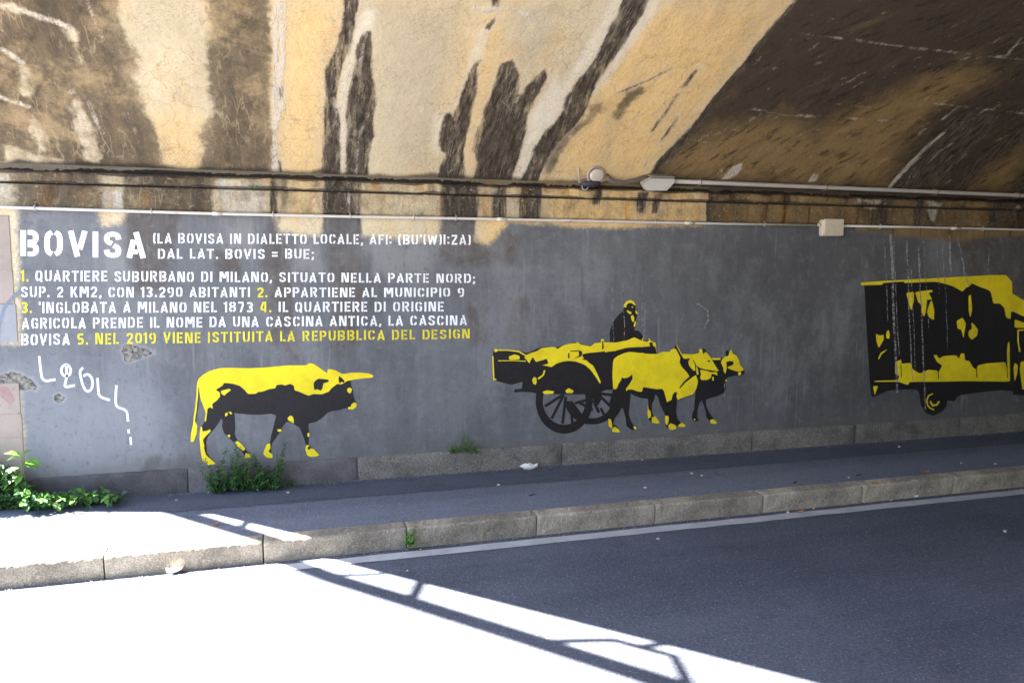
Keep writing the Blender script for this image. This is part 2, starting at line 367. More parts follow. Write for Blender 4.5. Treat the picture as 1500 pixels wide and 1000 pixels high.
def mat_granite(name, tint=(1, 1, 1), dirt=.4, grain=1.0):
    g = G(name, .85, .25)
    oi = g.N.new('ShaderNodeObjectInfo')
    tone = g.mr(oi.outputs['Random'], 0, 1, .78, 1.12, False)
    a = tuple(.30*t for t in tint); b = tuple(.20*t for t in tint)
    c = g.mix(g.mr(g.noise(5, 5, .6), .35, .65), a, b)
    f = g.noise(85, 3, .8)
    c = g.mix(g.math('MULTIPLY', g.mr(f, .5, .66), .7*grain), c, tuple(min(1, .50*t) for t in tint))
    c = g.mix(g.math('MULTIPLY', g.mr(f, .48, .34), .75*grain), c, tuple(.075*t for t in tint))
    c = g.mix(g.math('MULTIPLY', g.mr(g.noise(2.2, 5, .7), .45, .7), dirt), c, (.085, .075, .065))
    k = g.N.new('ShaderNodeVectorMath'); k.operation = 'SCALE'; g.put(k.inputs[0], c); g.put(k.inputs[3], tone)
    g.color(k.outputs[0]); g.bump(g.math('ADD', g.noise(70, 4, .8), g.math('MULTIPLY', g.noise(14, 4, .6), 1.3)), .014, .9); return g.m
def mat_paint(name, col, wear=.25, dark=None):
    g = G(name, .6, .3)
    c = g.mix(g.mr(g.noise(5, 5, .65), .35, .7), col, tuple(q*.80 for q in col))
    c = g.mix(g.math('MULTIPLY', g.mr(g.noise(16, 5, .7, g.scale(g.P, (1.6, 1, .5))), .56, .74), .35), c, tuple(q*.55+.02 for q in col))
    g.color(c); g.bump(g.noise(30, 5, .7), .01, .5)
    if wear:
        tr = g.N.new('ShaderNodeBsdfTransparent'); mx = g.N.new('ShaderNodeMixShader')
        w = g.mr(g.math('ADD', g.math('MULTIPLY', g.noise(42, 5, .8), .6), g.math('MULTIPLY', g.noise(5, 4, .6), .4)), .60, .66)
        g.put(mx.inputs[0], g.math('MULTIPLY', w, wear)); g.L.new(g.b.outputs[0], mx.inputs[1]); g.L.new(tr.outputs[0], mx.inputs[2])
        g.L.new(mx.outputs[0], g.N['Material Output'].inputs[0])
    return g.m
def lime_alpha(m_):
    t = m_.node_tree; b = t.nodes['Principled BSDF']; tc = t.nodes.new('ShaderNodeTexCoord'); n1 = t.nodes.new('ShaderNodeTexNoise'); n1.inputs['Scale'].default_value = 30
    n1.inputs['Detail'].default_value = 6; n1.inputs['Roughness'].default_value = .8; t.links.new(tc.outputs['Object'], n1.inputs['Vector'])
    mp = t.nodes.new('ShaderNodeMapRange'); mp.inputs[1].default_value = .42; mp.inputs[2].default_value = .58; mp.inputs[3].default_value = .08; mp.inputs[4].default_value = .8
    t.links.new(n1.outputs['Fac'], mp.inputs[0]); t.links.new(mp.outputs[0], b.inputs['Alpha'])
def mat_plain(name, col, rough=.6, spec=.3, var=.25, sc=14, metal=0, dirt=(.06, .05, .04), dk=.4):
    g = G(name, rough, spec); g.b.inputs['Metallic'].default_value = metal
    c = g.mix(g.noise(sc, 4, .6), tuple(q*(1-var) for q in col), tuple(min(1, q*(1+var)) for q in col))
    c = g.mix(g.math('MULTIPLY', g.mr(g.noise(sc*2.3, 5, .7), .55, .75), dk), c, dirt)
    g.color(c); g.bump(g.noise(sc*4, 4), .003, .4); return g.m
def mat_leaf(name, a, b):
    g = G(name, .5, .35)
    oi = g.N.new('ShaderNodeNewGeometry')
    c = g.mix(oi.outputs['Random Per Island'], a, b); c = g.mix(g.math('MULTIPLY', g.noise(40, 2), .3), c, tuple(q*.6 for q in a)); g.color(c)
    tr = g.N.new('ShaderNodeBsdfTranslucent'); g.put(tr.inputs[0], c); mx = g.N.new('ShaderNodeMixShader'); mx.inputs[0].default_value = .3
    g.L.new(g.b.outputs[0], mx.inputs[1]); g.L.new(tr.outputs[0], mx.inputs[2]); g.L.new(mx.outputs[0], g.N['Material Output'].inputs[0]); return g.m

M = dict(
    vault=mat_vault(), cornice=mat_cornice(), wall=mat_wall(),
    road=mat_asphalt('road_asphalt', (.060, .067, .090), (.082, .090, .118), .5),
    walk=mat_asphalt('pavement_asphalt', (.108, .119, .154), (.138, .149, .188), .42),
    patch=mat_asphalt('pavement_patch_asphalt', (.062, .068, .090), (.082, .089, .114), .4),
    granite=mat_granite('kerb_granite', (1.40, 1.21, .95), .45, .75), plinth=mat_granite('plinth_granite', (.72, .65, .57), .75),
    plinth_grey=mat_granite('painted_plinth', (.47, .43, .43), .7, .4), quoin_grey=mat_plain('grey_quoin_paint', (.26, .26, .27), .85, .2, .2, 8, dirt=(.12, .11, .11), dk=.4),
    stone=mat_plain('quoin_stone', (.30, .245, .205), .85, .2, .28, 5, dirt=(.13, .105, .09), dk=.7), masonry=mat_granite('bridge_masonry', (.5, .42, .34), .7),
    white=mat_paint('white_stencil_paint', (.80, .80, .82), .55), yellow=mat_paint('yellow_mural_paint', (.80, .63, .012), .12),
    ystencil=mat_paint('yellow_stencil_paint', (.72, .60, .03), .6),
    black=mat_paint('black_mural_paint', (.013, .011, .012), .10), spray=mat_paint('white_spray_paint', (.78, .78, .82), .15),
    blue_grey=mat_paint('blue_grey_spray', (.17, .20, .24), .6), pink=mat_paint('pink_spray', (.33, .20, .19), .8), limewash=mat_paint('lime_run_deposit', (.40, .39, .38), .0), line=mat_paint('road_line_paint', (.42, .42, .44), .35), soil=mat_plain('dry_ground', (.30, .27, .22), .95, .1),
    conduit=mat_plain('white_conduit_plastic', (.55, .52, .47), .45, .35, .12, 10), conduit_d=mat_plain('grey_conduit_plastic', (.40, .37, .33), .5, .35, .15, 10),
    clip=mat_plain('rusty_clip_metal', (.20, .14, .10), .7, .3), box_b=mat_plain('beige_box_plastic', (.52, .46, .34), .55, .35, .12, 9),
    box_g=mat_plain('grey_box_plastic', (.44, .41, .38), .45, .4, .1, 8, dk=.15), lid=mat_plain('grey_lid_plastic', (.20, .175, .15), .55, .35, .1, 8),
    alu=mat_plain('dirty_lamp_metal', (.36, .30, .25), .5, .5, .3, 22, .3), lens=mat_plain('clouded_lamp_glass', (.46, .40, .33), .2, .6, .15, 30, dk=.2),
    navy=mat_plain('dark_lamp_base', (.03, .03, .045), .5, .4), dark=mat_plain('dark_metal', (.03, .028, .026), .55, .4), cable=mat_plain('brown_cable_sheath', (.13, .10, .08), .6, .3),
    steel=mat_plain('painted_steel', (.14, .15, .15), .55, .4), paper=mat_plain('white_paper', (.75, .74, .72), .8, .2, .06, dk=.1),
    leaf=mat_leaf('green_leaf', (.030, .090, .022), (.075, .19, .038)), leaf_l=mat_leaf('light_green_leaf', (.08, .20, .025), (.17, .33, .05)),
    leaf_d=mat_leaf('dark_green_leaf', (.028, .085, .040), (.06, .155, .06)), stem=mat_plain('green_stem', (.12, .15, .05), .7, .2), twig=mat_plain('brown_twig', (.16, .10, .06), .8, .2),
    dry=mat_plain('dry_leaf_brown', (.40, .17, .05), .8, .2), pebble=mat_plain('pale_pebble', (.45, .42, .38), .8, .2),
)

lime_alpha(M['limewash'])
# ================================================================== SETTING: ground, road, pavement
XL, XR = -40.0, 40.0
mb = MB(); mb.add([(-150, -150, -.03), (150, -150, -.03), (150, 150, -.03), (-150, 150, -.03)], [(0, 1, 2, 3)])
tag(mb.build('ground', M['soil']), 'dry bare ground around the road and bridge', 'ground', kind='structure')
road = MB().box((XL, -2.0, -.4), (XR, YK, 0.0)).build('road', M['road'])
tag(road, 'dark asphalt road under the bridge, half in sun and half in shade', 'road', kind='structure')
def strip(x0, x1, y0, y1, z, wob=.0, n=240, k=3):
    mb = MB(); xs = np.linspace(x0, x1, n)
    e0 = y0+wob*np.interp(np.arange(n), np.arange(0, n, k), rng.normal(size=len(range(0, n, k))))
    e1 = y1+wob*np.interp(np.arange(n), np.arange(0, n, k), rng.normal(size=len(range(0, n, k))))
    vs = [(x, a, z) for x, a in zip(xs, e0)]+[(x, a, z) for x, a in zip(xs, e1)]
    return mb.add(vs, [(i, i+1, n+i+1, n+i) for i in range(n-1)])
o = strip(-12, 30, 5.285, 5.405, .004, .004, 800).build('edge_line', M['line'], road)
walk = MB().box((XL, YK+.15, -.4), (XR, YW+.02, ZS)).build('pavement', M['walk'])
tag(walk, 'grey asphalt pavement between the kerb and the painted wall', 'pavement', kind='structure')
yb = np.mean([on_ground(p, ZS)[1] for p in ((300, 744), (660, 720), (808, 704))])
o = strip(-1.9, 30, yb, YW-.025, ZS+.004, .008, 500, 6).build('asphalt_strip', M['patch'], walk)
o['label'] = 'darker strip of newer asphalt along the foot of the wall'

# kerb stones ------------------------------------------------------
def kerb_mesh(seed):
    import bmesh
    r = np.random.default_rng(seed); bm = bmesh.new()
    nx, prof = 46, []
    # cross-section (y, z) going from the foot of the face over the rounded arris to the back
    for z in np.linspace(-.2, ZS-.02, 9): prof.append((0, z))
    for a in (30, 60, 90): prof.append((.02-.02*math.cos(math.radians(a)), ZS-.02+.02*math.sin(math.radians(a))))
    for y in (.05, .08, .11, .145): prof.append((y, ZS))
    prof.append((.145, -.2))
    L = .990; rows = []
    for i in range(nx):
        x = L*i/(nx-1); row = []
        for j, (y, z) in enumerate(prof):
            e = .005 if i in (0, nx-1) else 0
            dy = r.normal()*.0010; dz = r.normal()*.0018
            row.append(bm.verts.new((x, y+dy+(.012*(1-max(0, z)/ZS)**2 if j < 9 else 0)+e*(j < 13), z+(dz if 8 <= j <= 14 else 0)-e*.5*(8 <= j <= 14))))
        rows.append(row)
    for a, b in zip(rows[:-1], rows[1:]):
        for j in range(len(prof)-1): bm.faces.new((a[j], b[j], b[j+1], a[j+1]))
    bm.faces.new(rows[0]); bm.faces.new(rows[-1][::-1])
    bmesh.ops.recalc_face_normals(bm, faces=bm.faces)
    me = bpy.data.meshes.new('kerb_stone'); bm.to_mesh(me); bm.free(); me.materials.append(M['granite']); return me
kmesh = [kerb_mesh(i) for i in range(4)]
x153 = on_ground((153, 847))[0]
kl = {-1: 'sunlit tan granite kerb stone cut off by the left side of the view',
      0: 'sunlit tan granite kerb stone above the white paper scrap in the gutter',
      1: 'granite kerb stone where the bridge shadow crosses, left of the kerb weed',
      2: 'grey granite kerb stone just right of the green weed in the joint',
      3: 'grey granite kerb stone below the crumpled white paper on the pavement',
      4: 'grey granite kerb stone below the painted ox cart, third right of the weed',
      5: 'dim granite kerb stone fourth to the right of the weed',
      6: 'dim granite kerb stone with the orange dry leaf on the pavement behind it',
      7: 'dark granite kerb stone at the right side of the view below the painted van'}
for i in range(-6, 14):
    o = bpy.data.objects.new('kerb_stone', kmesh[i % 4]); COL.objects.link(o); o.location = (x153+i*1.0+.005, YK, 0)
    tag(o, kl.get(i, 'granite kerb stone further along the road, outside the view'), 'kerb stone', 'granite kerb stones along the pavement'); WLOC[o] = Vector(o.location)

# ================================================================== TUNNEL WALL
wall = thing('tunnel_wall', (3.0, YW, 0.0), 'grey painted tunnel wall with yellow and black animal mural and stencilled text', 'wall')
c1 = crop(0, 0, 3.3333); c2 = crop(400, 0, 3.3333); c3 = crop(800, 0, 2.857); c4 = crop(1150, 0, 2.857)
XC = float(edge_x(0.0))
def nonuni(a, b, c, fine, coarse):
    return np.concatenate([np.arange(a, b, fine), np.linspace(b, c, max(2, int((c-b)/coarse)))])
# --- stains given by where they run on the wall
STAIN = dict(
    paint=[[(24, 300), (144, 302), (150, 330), (180, 328), (186, 302), (330, 306), (345, 312), (400, 308), (409, 340), (468, 344), (477, 306), (525, 308), (530, 346), (580, 349), (640, 353), (646, 312), (690, 318), (697, 352), (715, 358), (745, 326), (860, 331), (900, 333), (1000, 329), (1040, 326), (1200, 329), (1340, 347), (1395, 354), (1450, 346), (1560, 346), (1700, 350), (3200, 390), (3200, 520), (1500, 640), (700, 720), (25, 760), (32, 690), (34, 640), (31, 600), (28, 570), (-60, 560), (-60, 502), (29, 502), (28, 440), (25, 390)]],
    stain=[[(185, 312), (262, 312), (255, 370), (240, 420), (205, 420), (192, 370)], [(393, 312), (416, 312), (424, 420), (430, 520), (402, 500), (390, 400)], [(474, 312), (528, 312), (530, 400), (522, 500), (494, 520), (486, 400)], [(645, 315), (702, 318), (718, 340), (762, 348), (752, 382), (690, 388), (652, 382)], [(318, 372), (350, 372), (350, 402), (322, 404)], [(1400, 335), (1510, 338), (1520, 520), (1470, 480), (1420, 400)], [(690, 455), (705, 452), (708, 500), (694, 505)], [(752, 440), (772, 440), (770, 510), (758, 510)], [(205, 676), (290, 670), (290, 690), (205, 696)]],
    patch=[[(150, 330), (182, 330), (186, 405), (165, 425), (150, 395)], [(315, 320), (390, 322), (392, 372), (330, 376)], [(430, 345), (472, 350), (478, 400), (430, 395)], [(535, 350), (645, 356), (640, 400), (545, 405)]],
    dark=[[(474, 300), (528, 300), (530, 345), (475, 345)], [(648, 300), (700, 300), (696, 345), (655, 345)], [(405, 300), (413, 300), (412, 330), (404, 330)]],
    daylit_left=[[(-100, 540), (60, 540), (170, 560), (230, 610), (240, 680), (200, 780), (-100, 780)]],  # area where stronger daylight is put into the paint colour
    dim_right=[[(1000, 300), (1010, 420), (1040, 520), (1060, 640), (3300, 640), (3300, 300)]],  # darker paint on the right, light falloff put into its colour
    chip=[crop(0, 480, 3.5714)(p) for p in ([(628, 120), (650, 95), (690, 84), (740, 105), (790, 120), (812, 128), (780, 140), (740, 155), (690, 168), (655, 168), (645, 140)], [(0, 250), (40, 230), (100, 235), (150, 260), (200, 310), (185, 325), (130, 320), (80, 335), (50, 300), (0, 290)], [(280, 358), (305, 348), (335, 370), (320, 390), (290, 388)])],
)
RUNS = [([(1305, 345), (1308, 400), (1312, 470), (1314, 540)], .03), ([(1328, 352), (1331, 420), (1334, 540)], .012), ([(1345, 360), (1349, 420), (1352, 520)], .02), ([(1392, 345), (1391, 365), (1393, 400)], .015), ([(1404, 345), (1412, 395), (1418, 420)], .012), ([(1380, 350), (1384, 410)], .01), ([(1450, 362), (1455, 378), (1447, 400)], .008), ([(1020, 445), (1036, 452), (1037, 468), (1032, 480)], .006), ([(1060, 565), (1062, 585)], .006), ([(1050, 618), (1050, 634)], .006), ([(912, 440), (914, 495)], .004), ([(895, 430), (897, 500)], .003), ([(940, 425), (942, 500)], .003)]
xs = nonuni(XC, 7.6, XEND, .02, .5); zs = np.linspace(0, ZSPR, 143); nx, nz = len(xs), len(zs)
Xg, Zg = np.meshgrid(xs, zs); P2 = np.stack([Xg.ravel(), Zg.ravel()], 1)
vs = [(x, YW, z) for x, z in P2]; fs = [(j*nx+i, j*nx+i+1, (j+1)*nx+i+1, (j+1)*nx+i) for j in range(nz-1) for i in range(nx-1)]
k = len(vs); vs += [(XC, YW+.7, 0), (XEND, YW+.7, 0), (XEND, YW+.7, ZSPR), (XC, YW+.7, ZSPR)]
lo = [i for i in range(nx)]; hi = [(nz-1)*nx+i for i in range(nx)]; lf = [j*nx for j in range(nz)]; rt = [j*nx+nx-1 for j in range(nz)]
fs += [(k+1, k, k+3, k+2), tuple(lf[::-1]+[k, k+3])[::-1], tuple(rt+[k+2, k+1])[::-1], tuple(hi+[k+2, k+3])]
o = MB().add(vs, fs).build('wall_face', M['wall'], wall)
P2 = np.vstack([P2, [[XC, 0], [XEND, 0], [XEND, ZSPR], [XC, ZSPR]]])
for nme in ('paint', 'stain', 'patch', 'dark', 'chip', 'daylit_left', 'dim_right'): set_attr(o.data, nme, field(P2, wall_xz, STAIN[nme]))
set_attr(o.data, 'runs', field(P2, wall_xz, (), RUNS))
set_attr(o.data, 'zone', field(P2, wall_xz, [[(1035, 200), (1040, 345), (1700, 420), (3200, 420), (3200, 200)]]))
set_attr(o.data, 'olive', np.full(len(P2), .1)); set_attr(o.data, 'ochre', field(P2, wall_xz, [[(700, 250), (1040, 250), (1040, 400), (700, 400)]]))
for nme in ('pale', 'brown', 'lime', 'light', 'tan'): set_attr(o.data, nme, np.full(len(P2), -1.0))
set_attr(o.data, 'soot_shade', np.where(P2[:, 1] > 2.72, 1.0, -1.0))

# --- cornice: an eroded string course with a frieze below it
prof = [(.0, 2.505), (.018, 2.512), (.02, 2.53), (.024, 2.58), (.026, 2.64), (.028, 2.688), (.026, 2.694), (.014, 2.698), (.014, 2.703), (.048, 2.706), (.064, 2.718), (.072, 2.735), (.073, 2.755), (.070, 2.775), (.058, 2.790), (.03, 2.797), (.004, 2.802), (.0, 2.83), (-.02, 2.852)]
SOOT_SHADE = [0, 0, 0, 0, 0, 0, .1, .75, .75, .3, 0, 0, 0, 0, .1, .6, .9, 1, 1]  # soot in the top gap, painted shade in the groove under the band
xs = nonuni(XC-.02, 7.6, XEND, .025, .3); n = len(xs); vs = []
ks = np.arange(n); er = np.interp(xs, np.arange(-4, 20, .07), np.convolve(rng.normal(size=343), [.25, .5, .25], 'same'))
er2 = np.interp(xs, np.arange(-4, 20, .16), rng.normal(size=150))
for j, (d, z) in enumerate(prof):
    amp = .014 if 9 <= j <= 14 else .004
    for i, x in enumerate(xs):
        loss = max(0, er2[i]-.35)*.034 if 10 <= j <= 14 else 0
        vs.append((x, YW-d-amp*er[i]*(.6+.4*math.sin(j+i*.13))+loss-rng.normal()*.0012, z+rng.normal()*.0012+(amp*.5*er2[i]+.004*er[i] if 10 <= j <= 14 else 0)))
fs = [(j*n+i, j*n+i+1, (j+1)*n+i+1, (j+1)*n+i) for j in range(len(prof)-1) for i in range(n-1)]
o = MB().add(vs, fs).build('cornice', M['cornice'], wall, True)
def cz(p): q = on_wall(p, YW-.045); return (q[0], q[2])
PC = np.array([(v[0], v[2]) for v in vs])
yb_, yt = 345, 215
def seg(a, b, a2=None, b2=None): return [(a, yt), (b, yt), (b2 or b, yb_), (a2 or a, yb_)]
set_attr(o.data, 'dark', field(PC, cz, [seg(474, 528), seg(645, 702), seg(722, 742), seg(762, 792), seg(394, 408), [(868, 268), (882, 268), (880, 300), (866, 300)], [(930, 280), (950, 280), (945, 312), (934, 310)], [(958, 285), (968, 285), (966, 312), (956, 312)], seg(1288, 1302), seg(1340, 1352), seg(1450, 1475)]))
set_attr(o.data, 'brown', field(PC, cz, [seg(20, 147), seg(183, 313), seg(412, 418)]))
set_attr(o.data, 'lime', field(PC, cz, [[(150, 280), (178, 276), (182, 320), (150, 320)], [(316, 262), (395, 268), (390, 284), (385, 318), (330, 318), (320, 290)], [(-10, 255), (16, 255), (16, 300), (-10, 300)], [(1355, 295), (1378, 296), (1372, 325), (1366, 325)], [(1252, 290), (1290, 294), (1285, 300), (1255, 297)], [(1466, 300), (1496, 300), (1490, 312), (1470, 314)]], [([(510, 262), (513, 310)], .012), ([(1268, 303), (1290, 306)], .015)]))
set_attr(o.data, 'zone', field(PC, cz, [[(1036, 150), (1036, 400), (3200, 500), (3200, 150)]]))
set_attr(o.data, 'light', np.full(len(PC), -1.0)); set_attr(o.data, 'tan', np.full(len(PC), -1.0)); set_attr(o.data, 'olive', field(PC, cz, [seg(1060, 1270), seg(1306, 1350), seg(1380, 1450)]))
set_attr(o.data, 'ochre', field(PC, cz, [seg(800, 1036), seg(418, 470)]))
set_attr(o.data, 'pale', np.full(len(PC), -1.0))
set_attr(o.data, 'soot_shade', np.repeat(SOOT_SHADE, n))

# --- plinth stones
pj = [-2.3] + [float(on_wall((x, 690))[0]) for x in (275, 523, 822, 1099, 1249, 1400)] + [9.4, 10.6, 11.8, 13, 14.2, 15.4, 16.6]
pj[0] = XC+.01
for i, (a, b) in enumerate(zip(pj[:-1], pj[1:])):
    nx_ = 24; xs_ = np.linspace(a+.006, b-.006, nx_); pr = [(.026, ZS-.05)]+[(.026, z) for z in np.linspace(ZS, ZP-.015, 6)]+[(.02, ZP-.004), (.010, ZP), (-.01, ZP+.002)]
    vs = [(x, YW-d-rng.normal()*.0018-(.012 if (ii in (0, nx_-1)) else 0)*-1, z+rng.normal()*.0014) for d, z in pr for ii, x in enumerate(xs_)]
    fs = [(j*nx_+q, j*nx_+q+1, (j+1)*nx_+q+1, (j+1)*nx_+q) for j in range(len(pr)-1) for q in range(nx_-1)]
    o = MB().add(vs, fs).build('plinth_stone', M['plinth_grey'] if i < 2 else M['plinth'], wall, True)

# --- quoin stones of the pilaster at the portal corner
xq = float(on_wall((23, 450))[0])
for (ya, yb2, mt, lab) in ((316, 394, 'stone', None), (395.5, 444, 'stone', None), (446, 500, 'quoin_grey', 'grey painted quoin block framed by bare stone'), (562, 605, 'stone', 'pinkish quoin block with a trace of red paint'), (606.5, 640, 'stone', None), (641.5, 720, 'stone', None)):
    z1 = on_wall((10, ya))[2]; z0 = on_wall((10, yb2))[2]
    o = MB().box((XC-.015, YW-.007, z0-.006), (xq+.016*rng.normal(), YW+.05, z1+.004), 0, .004).build('quoin_stone', M[mt], wall)
    if lab: o['label'] = lab

# ------------------------------------------------------------------ flat painted shapes on the wall
def smooth_poly(pts, it=1):
    for _ in range(it):
        q = []
        for i in range(len(pts)):
            a, b = pts[i], pts[(i+1) % len(pts)]
            q += [(.89*a[0]+.11*b[0], .89*a[1]+.11*b[1]), (.11*a[0]+.89*b[0], .11*a[1]+.89*b[1])]
        pts = q
    return pts
LAY = [0]
def add_poly(mb, pts, y, mi=0, sm=1, conv=None):
    pts = smooth_poly(pts, sm) if sm else pts
    W3 = [(conv or on_wall)(p, y) if conv is None else conv(p, y) for p in pts]
    LAY[0] += 1; e = (LAY[0] % 40)*.00002
    W3 = [np.array([q[0], q[1]-e, q[2]]) for q in W3]
    tri = tessellate_polygon([[Vector((q[0], q[2], 0)) for q in W3]])
    fs = []
    for t in tri:
        a, b, c = (W3[i] for i in t)
        nrm = (b[0]-a[0])*(c[2]-a[2])-(b[2]-a[2])*(c[0]-a[0])
        fs.append(tuple(t) if nrm > 0 else tuple(t[::-1]))
    mb.add(W3, fs, mi)
def stroke_pts(pts, w):
    pts = [np.array(p, float) for p in pts]; Lf, Rt = [], []
    for i, p in enumerate(pts):
        t0 = pts[i]-pts[i-1] if i else pts[1]-pts[0]; t1 = pts[i+1]-pts[i] if i < len(pts)-1 else t0
        t0 = t0/(np.linalg.norm(t0)+1e-9); t1 = t1/(np.linalg.norm(t1)+1e-9); n0 = np.array([-t0[1], t0[0]]); n1 = np.array([-t1[1], t1[0]])
        mtr = n0+n1; mtr = mtr/max(np.linalg.norm(mtr), 1e-6); k = w/2/max(.45, mtr@n0)
        Lf.append(tuple(p+mtr*k)); Rt.append(tuple(p-mtr*k))
    return Lf, Rt
def add_stroke(mb, pts, w, y, mi=0, conv=None):
    Lf, Rt = stroke_pts(pts, w); LAY[0] += 1; e = (LAY[0] % 40)*.00002
    cv = conv or on_wall
    vs = [cv(p, y) for p in Lf]+[cv(p, y) for p in Rt]; vs = [(q[0], q[1]-e, q[2]) for q in vs]; n = len(Lf)
    fs = []
    for i in range(n-1):
        a, b, c = np.array(vs[i]), np.array(vs[i+1]), np.array(vs[n+i+1])
        nr = (b[0]-a[0])*(c[2]-a[2])-(b[2]-a[2])*(c[0]-a[0]); f = (i, i+1, n+i+1, n+i)
        fs.append(f if nr > 0 else f[::-1])
    mb.add(vs, fs, mi)
def ellipse(cx, cy, rx, ry, n=40, a0=0, a1=360): return [(cx+rx*math.cos(math.radians(a0+(a1-a0)*i/n)), cy+ry*math.sin(math.radians(a0+(a1-a0)*i/n))) for i in range(n+(a1-a0 < 360))]
Y1, Y2, Y3 = YW-.002, YW-.0035, YW-.005
def mural(name, label, black, yellow, over=(), bstroke=(), ystroke=(), ostroke=(), kids=None):
    hb = MB(); hy = MB(); y1 = Y1
    for cf, p in black: add_poly(hb, cf(p), Y1)
    for cf, p, w in bstroke:
        q = cf(p); add_stroke(hb, q, w, Y1)
    for cf, p in yellow: add_poly(hy, cf(p), Y2)
    for cf, p, w in ystroke: add_stroke(hy, cf(p), w, Y2)
    for cf, p in over: add_poly(hb, cf(p), Y3)
    for cf, p, w in ostroke: add_stroke(hb, cf(p), w, Y3)
    root = hb.build(name, M['black'], wall); root['label'] = label
    hy.build('yellow_paint', M['yellow'], root); return root
B = crop(260, 500, 4.1667); A = crop(700, 420, 3.6585); O = crop(880, 480, 5.8826); K = crop(700, 480, 5.5555); D = crop(860, 420, 10.0); V = crop(1240, 380, 4.0)
bull_b = [[(118,260),(130,225),(160,200),(200,178),(260,162),(330,160),(420,163),(520,160),(600,152),(680,145),(740,145),(785,145),(805,132),(830,136),(860,155),(900,185),(915,192),(915,172),(935,168),(965,176),(990,190),(1010,198),(1055,195),(1055,245),(1060,270),(1070,300),(1075,335),(1085,365),(1095,378),(1090,400),(1070,415),(1040,412),(1030,405),(985,420),(940,425),(915,435),(890,460),(850,490),(800,500),(800,530),(803,560),(800,600),(800,630),(825,655),(850,675),(866,692),(850,700),(815,704),(790,695),(780,660),(783,630),(775,600),(760,560),(745,525),(720,510),(690,492),(665,490),(640,520),(620,560),(600,590),(580,615),(570,650),(572,680),(583,700),(578,715),(545,708),(523,685),(530,660),(545,625),(565,615),(570,580),(580,540),(590,500),(600,460),(600,450),(570,440),(500,447),(430,445),(380,440),(345,435),(350,470),(352,520),(350,570),(365,600),(400,635),(420,665),(440,685),(455,700),(450,712),(415,712),(405,690),(380,650),(345,615),(310,585),(282,555),(272,520),(275,480),(265,470),(255,490),(235,520),(210,550),(185,580),(175,610),(178,645),(180,680),(200,710),(235,745),(185,755),(150,720),(145,690),(135,620),(135,570),(145,520),(165,490),(175,450),(160,400),(140,340),(130,300)]]
bull_y = [[(118,260),(130,225),(160,200),(200,178),(260,162),(330,160),(420,163),(520,160),(600,152),(680,145),(740,145),(785,145),(805,132),(830,136),(860,155),(900,185),(915,192),(915,172),(935,168),(965,176),(990,190),(1010,198),(1060,190),(1120,190),(1170,195),(1197,208),(1190,220),(1140,224),(1080,232),(1035,240),(1020,250),(1000,262),(975,258),(940,285),(925,305),(880,322),(830,320),(800,330),(770,318),(740,305),(715,297),(710,270),(690,258),(655,268),(640,262),(605,265),(597,285),(560,290),(520,305),(490,308),(480,318),(430,320),(410,295),(380,270),(340,258),(285,252),(275,268),(232,295),(258,310),(260,335),(240,360),(212,380),(215,412),(200,400),(185,408),(180,440),(176,470),(172,490),(165,480),(173,440),(160,400),(140,345),(132,300),(125,275)],
 [(118,260),(128,275),(125,330),(116,420),(108,490),(120,510),(118,560),(98,612),(80,612),(82,560),(95,505),(98,470),(108,400),(116,320)],
 [(1035,290),(1050,280),(1065,290),(1060,310),(1050,318),(1037,305)],[(1060,385),(1080,370),(1095,380),(1092,400),(1070,415),(1040,412),(1042,400),(1058,398)],
 [(265,300),(320,288),(325,298),(300,315),(285,330),(268,318)],[(290,440),(305,432),(306,450),(292,458)],[(310,428),(325,428),(335,440),(325,445)],
 [(672,465),(690,450),(705,460),(710,480),(708,500),(695,490),(675,480)],[(610,535),(635,535),(632,550),(612,548)],[(792,560),(803,555),(806,575),(795,582)],[(305,570),(320,568),(322,585),(308,580)],
 [(140,520),(150,520),(152,548),(175,545),(200,535),(202,548),(170,580),(155,600),(165,640),(172,690),(200,715),(235,745),(185,755),(150,720),(140,660),(135,600),(135,565)],
 [(348,612),(365,605),(390,625),(415,655),(400,668),(380,650),(355,630)],[(415,680),(440,682),(455,700),(450,712),(410,710)],
 [(545,625),(565,620),(568,650),(555,670),(580,690),(580,712),(545,708),(523,685),(530,660)],[(785,632),(800,630),(808,650),(830,655),(850,675),(866,692),(850,700),(815,704),(790,695),(780,655)]]
bull_o = [[(840,240),(860,226),(920,232),(925,245),(890,255),(885,285),(875,300),(850,290),(835,298),(830,255)],[(985,210),(1000,220),(1020,240),(1015,252),(1000,245),(990,258),(983,235)],[(160,640),(175,650),(178,690),(170,680)],[(797,640),(812,645),(806,662),(794,655)]]
mural('painted_bull', 'yellow and black painted bull with a long horn, walking to the right', [(B,p) for p in bull_b], [(B,p) for p in bull_y], [(B,p) for p in bull_o], ostroke=[(B,[(129,280),(131,330),(120,410),(108,488)],1.0)])
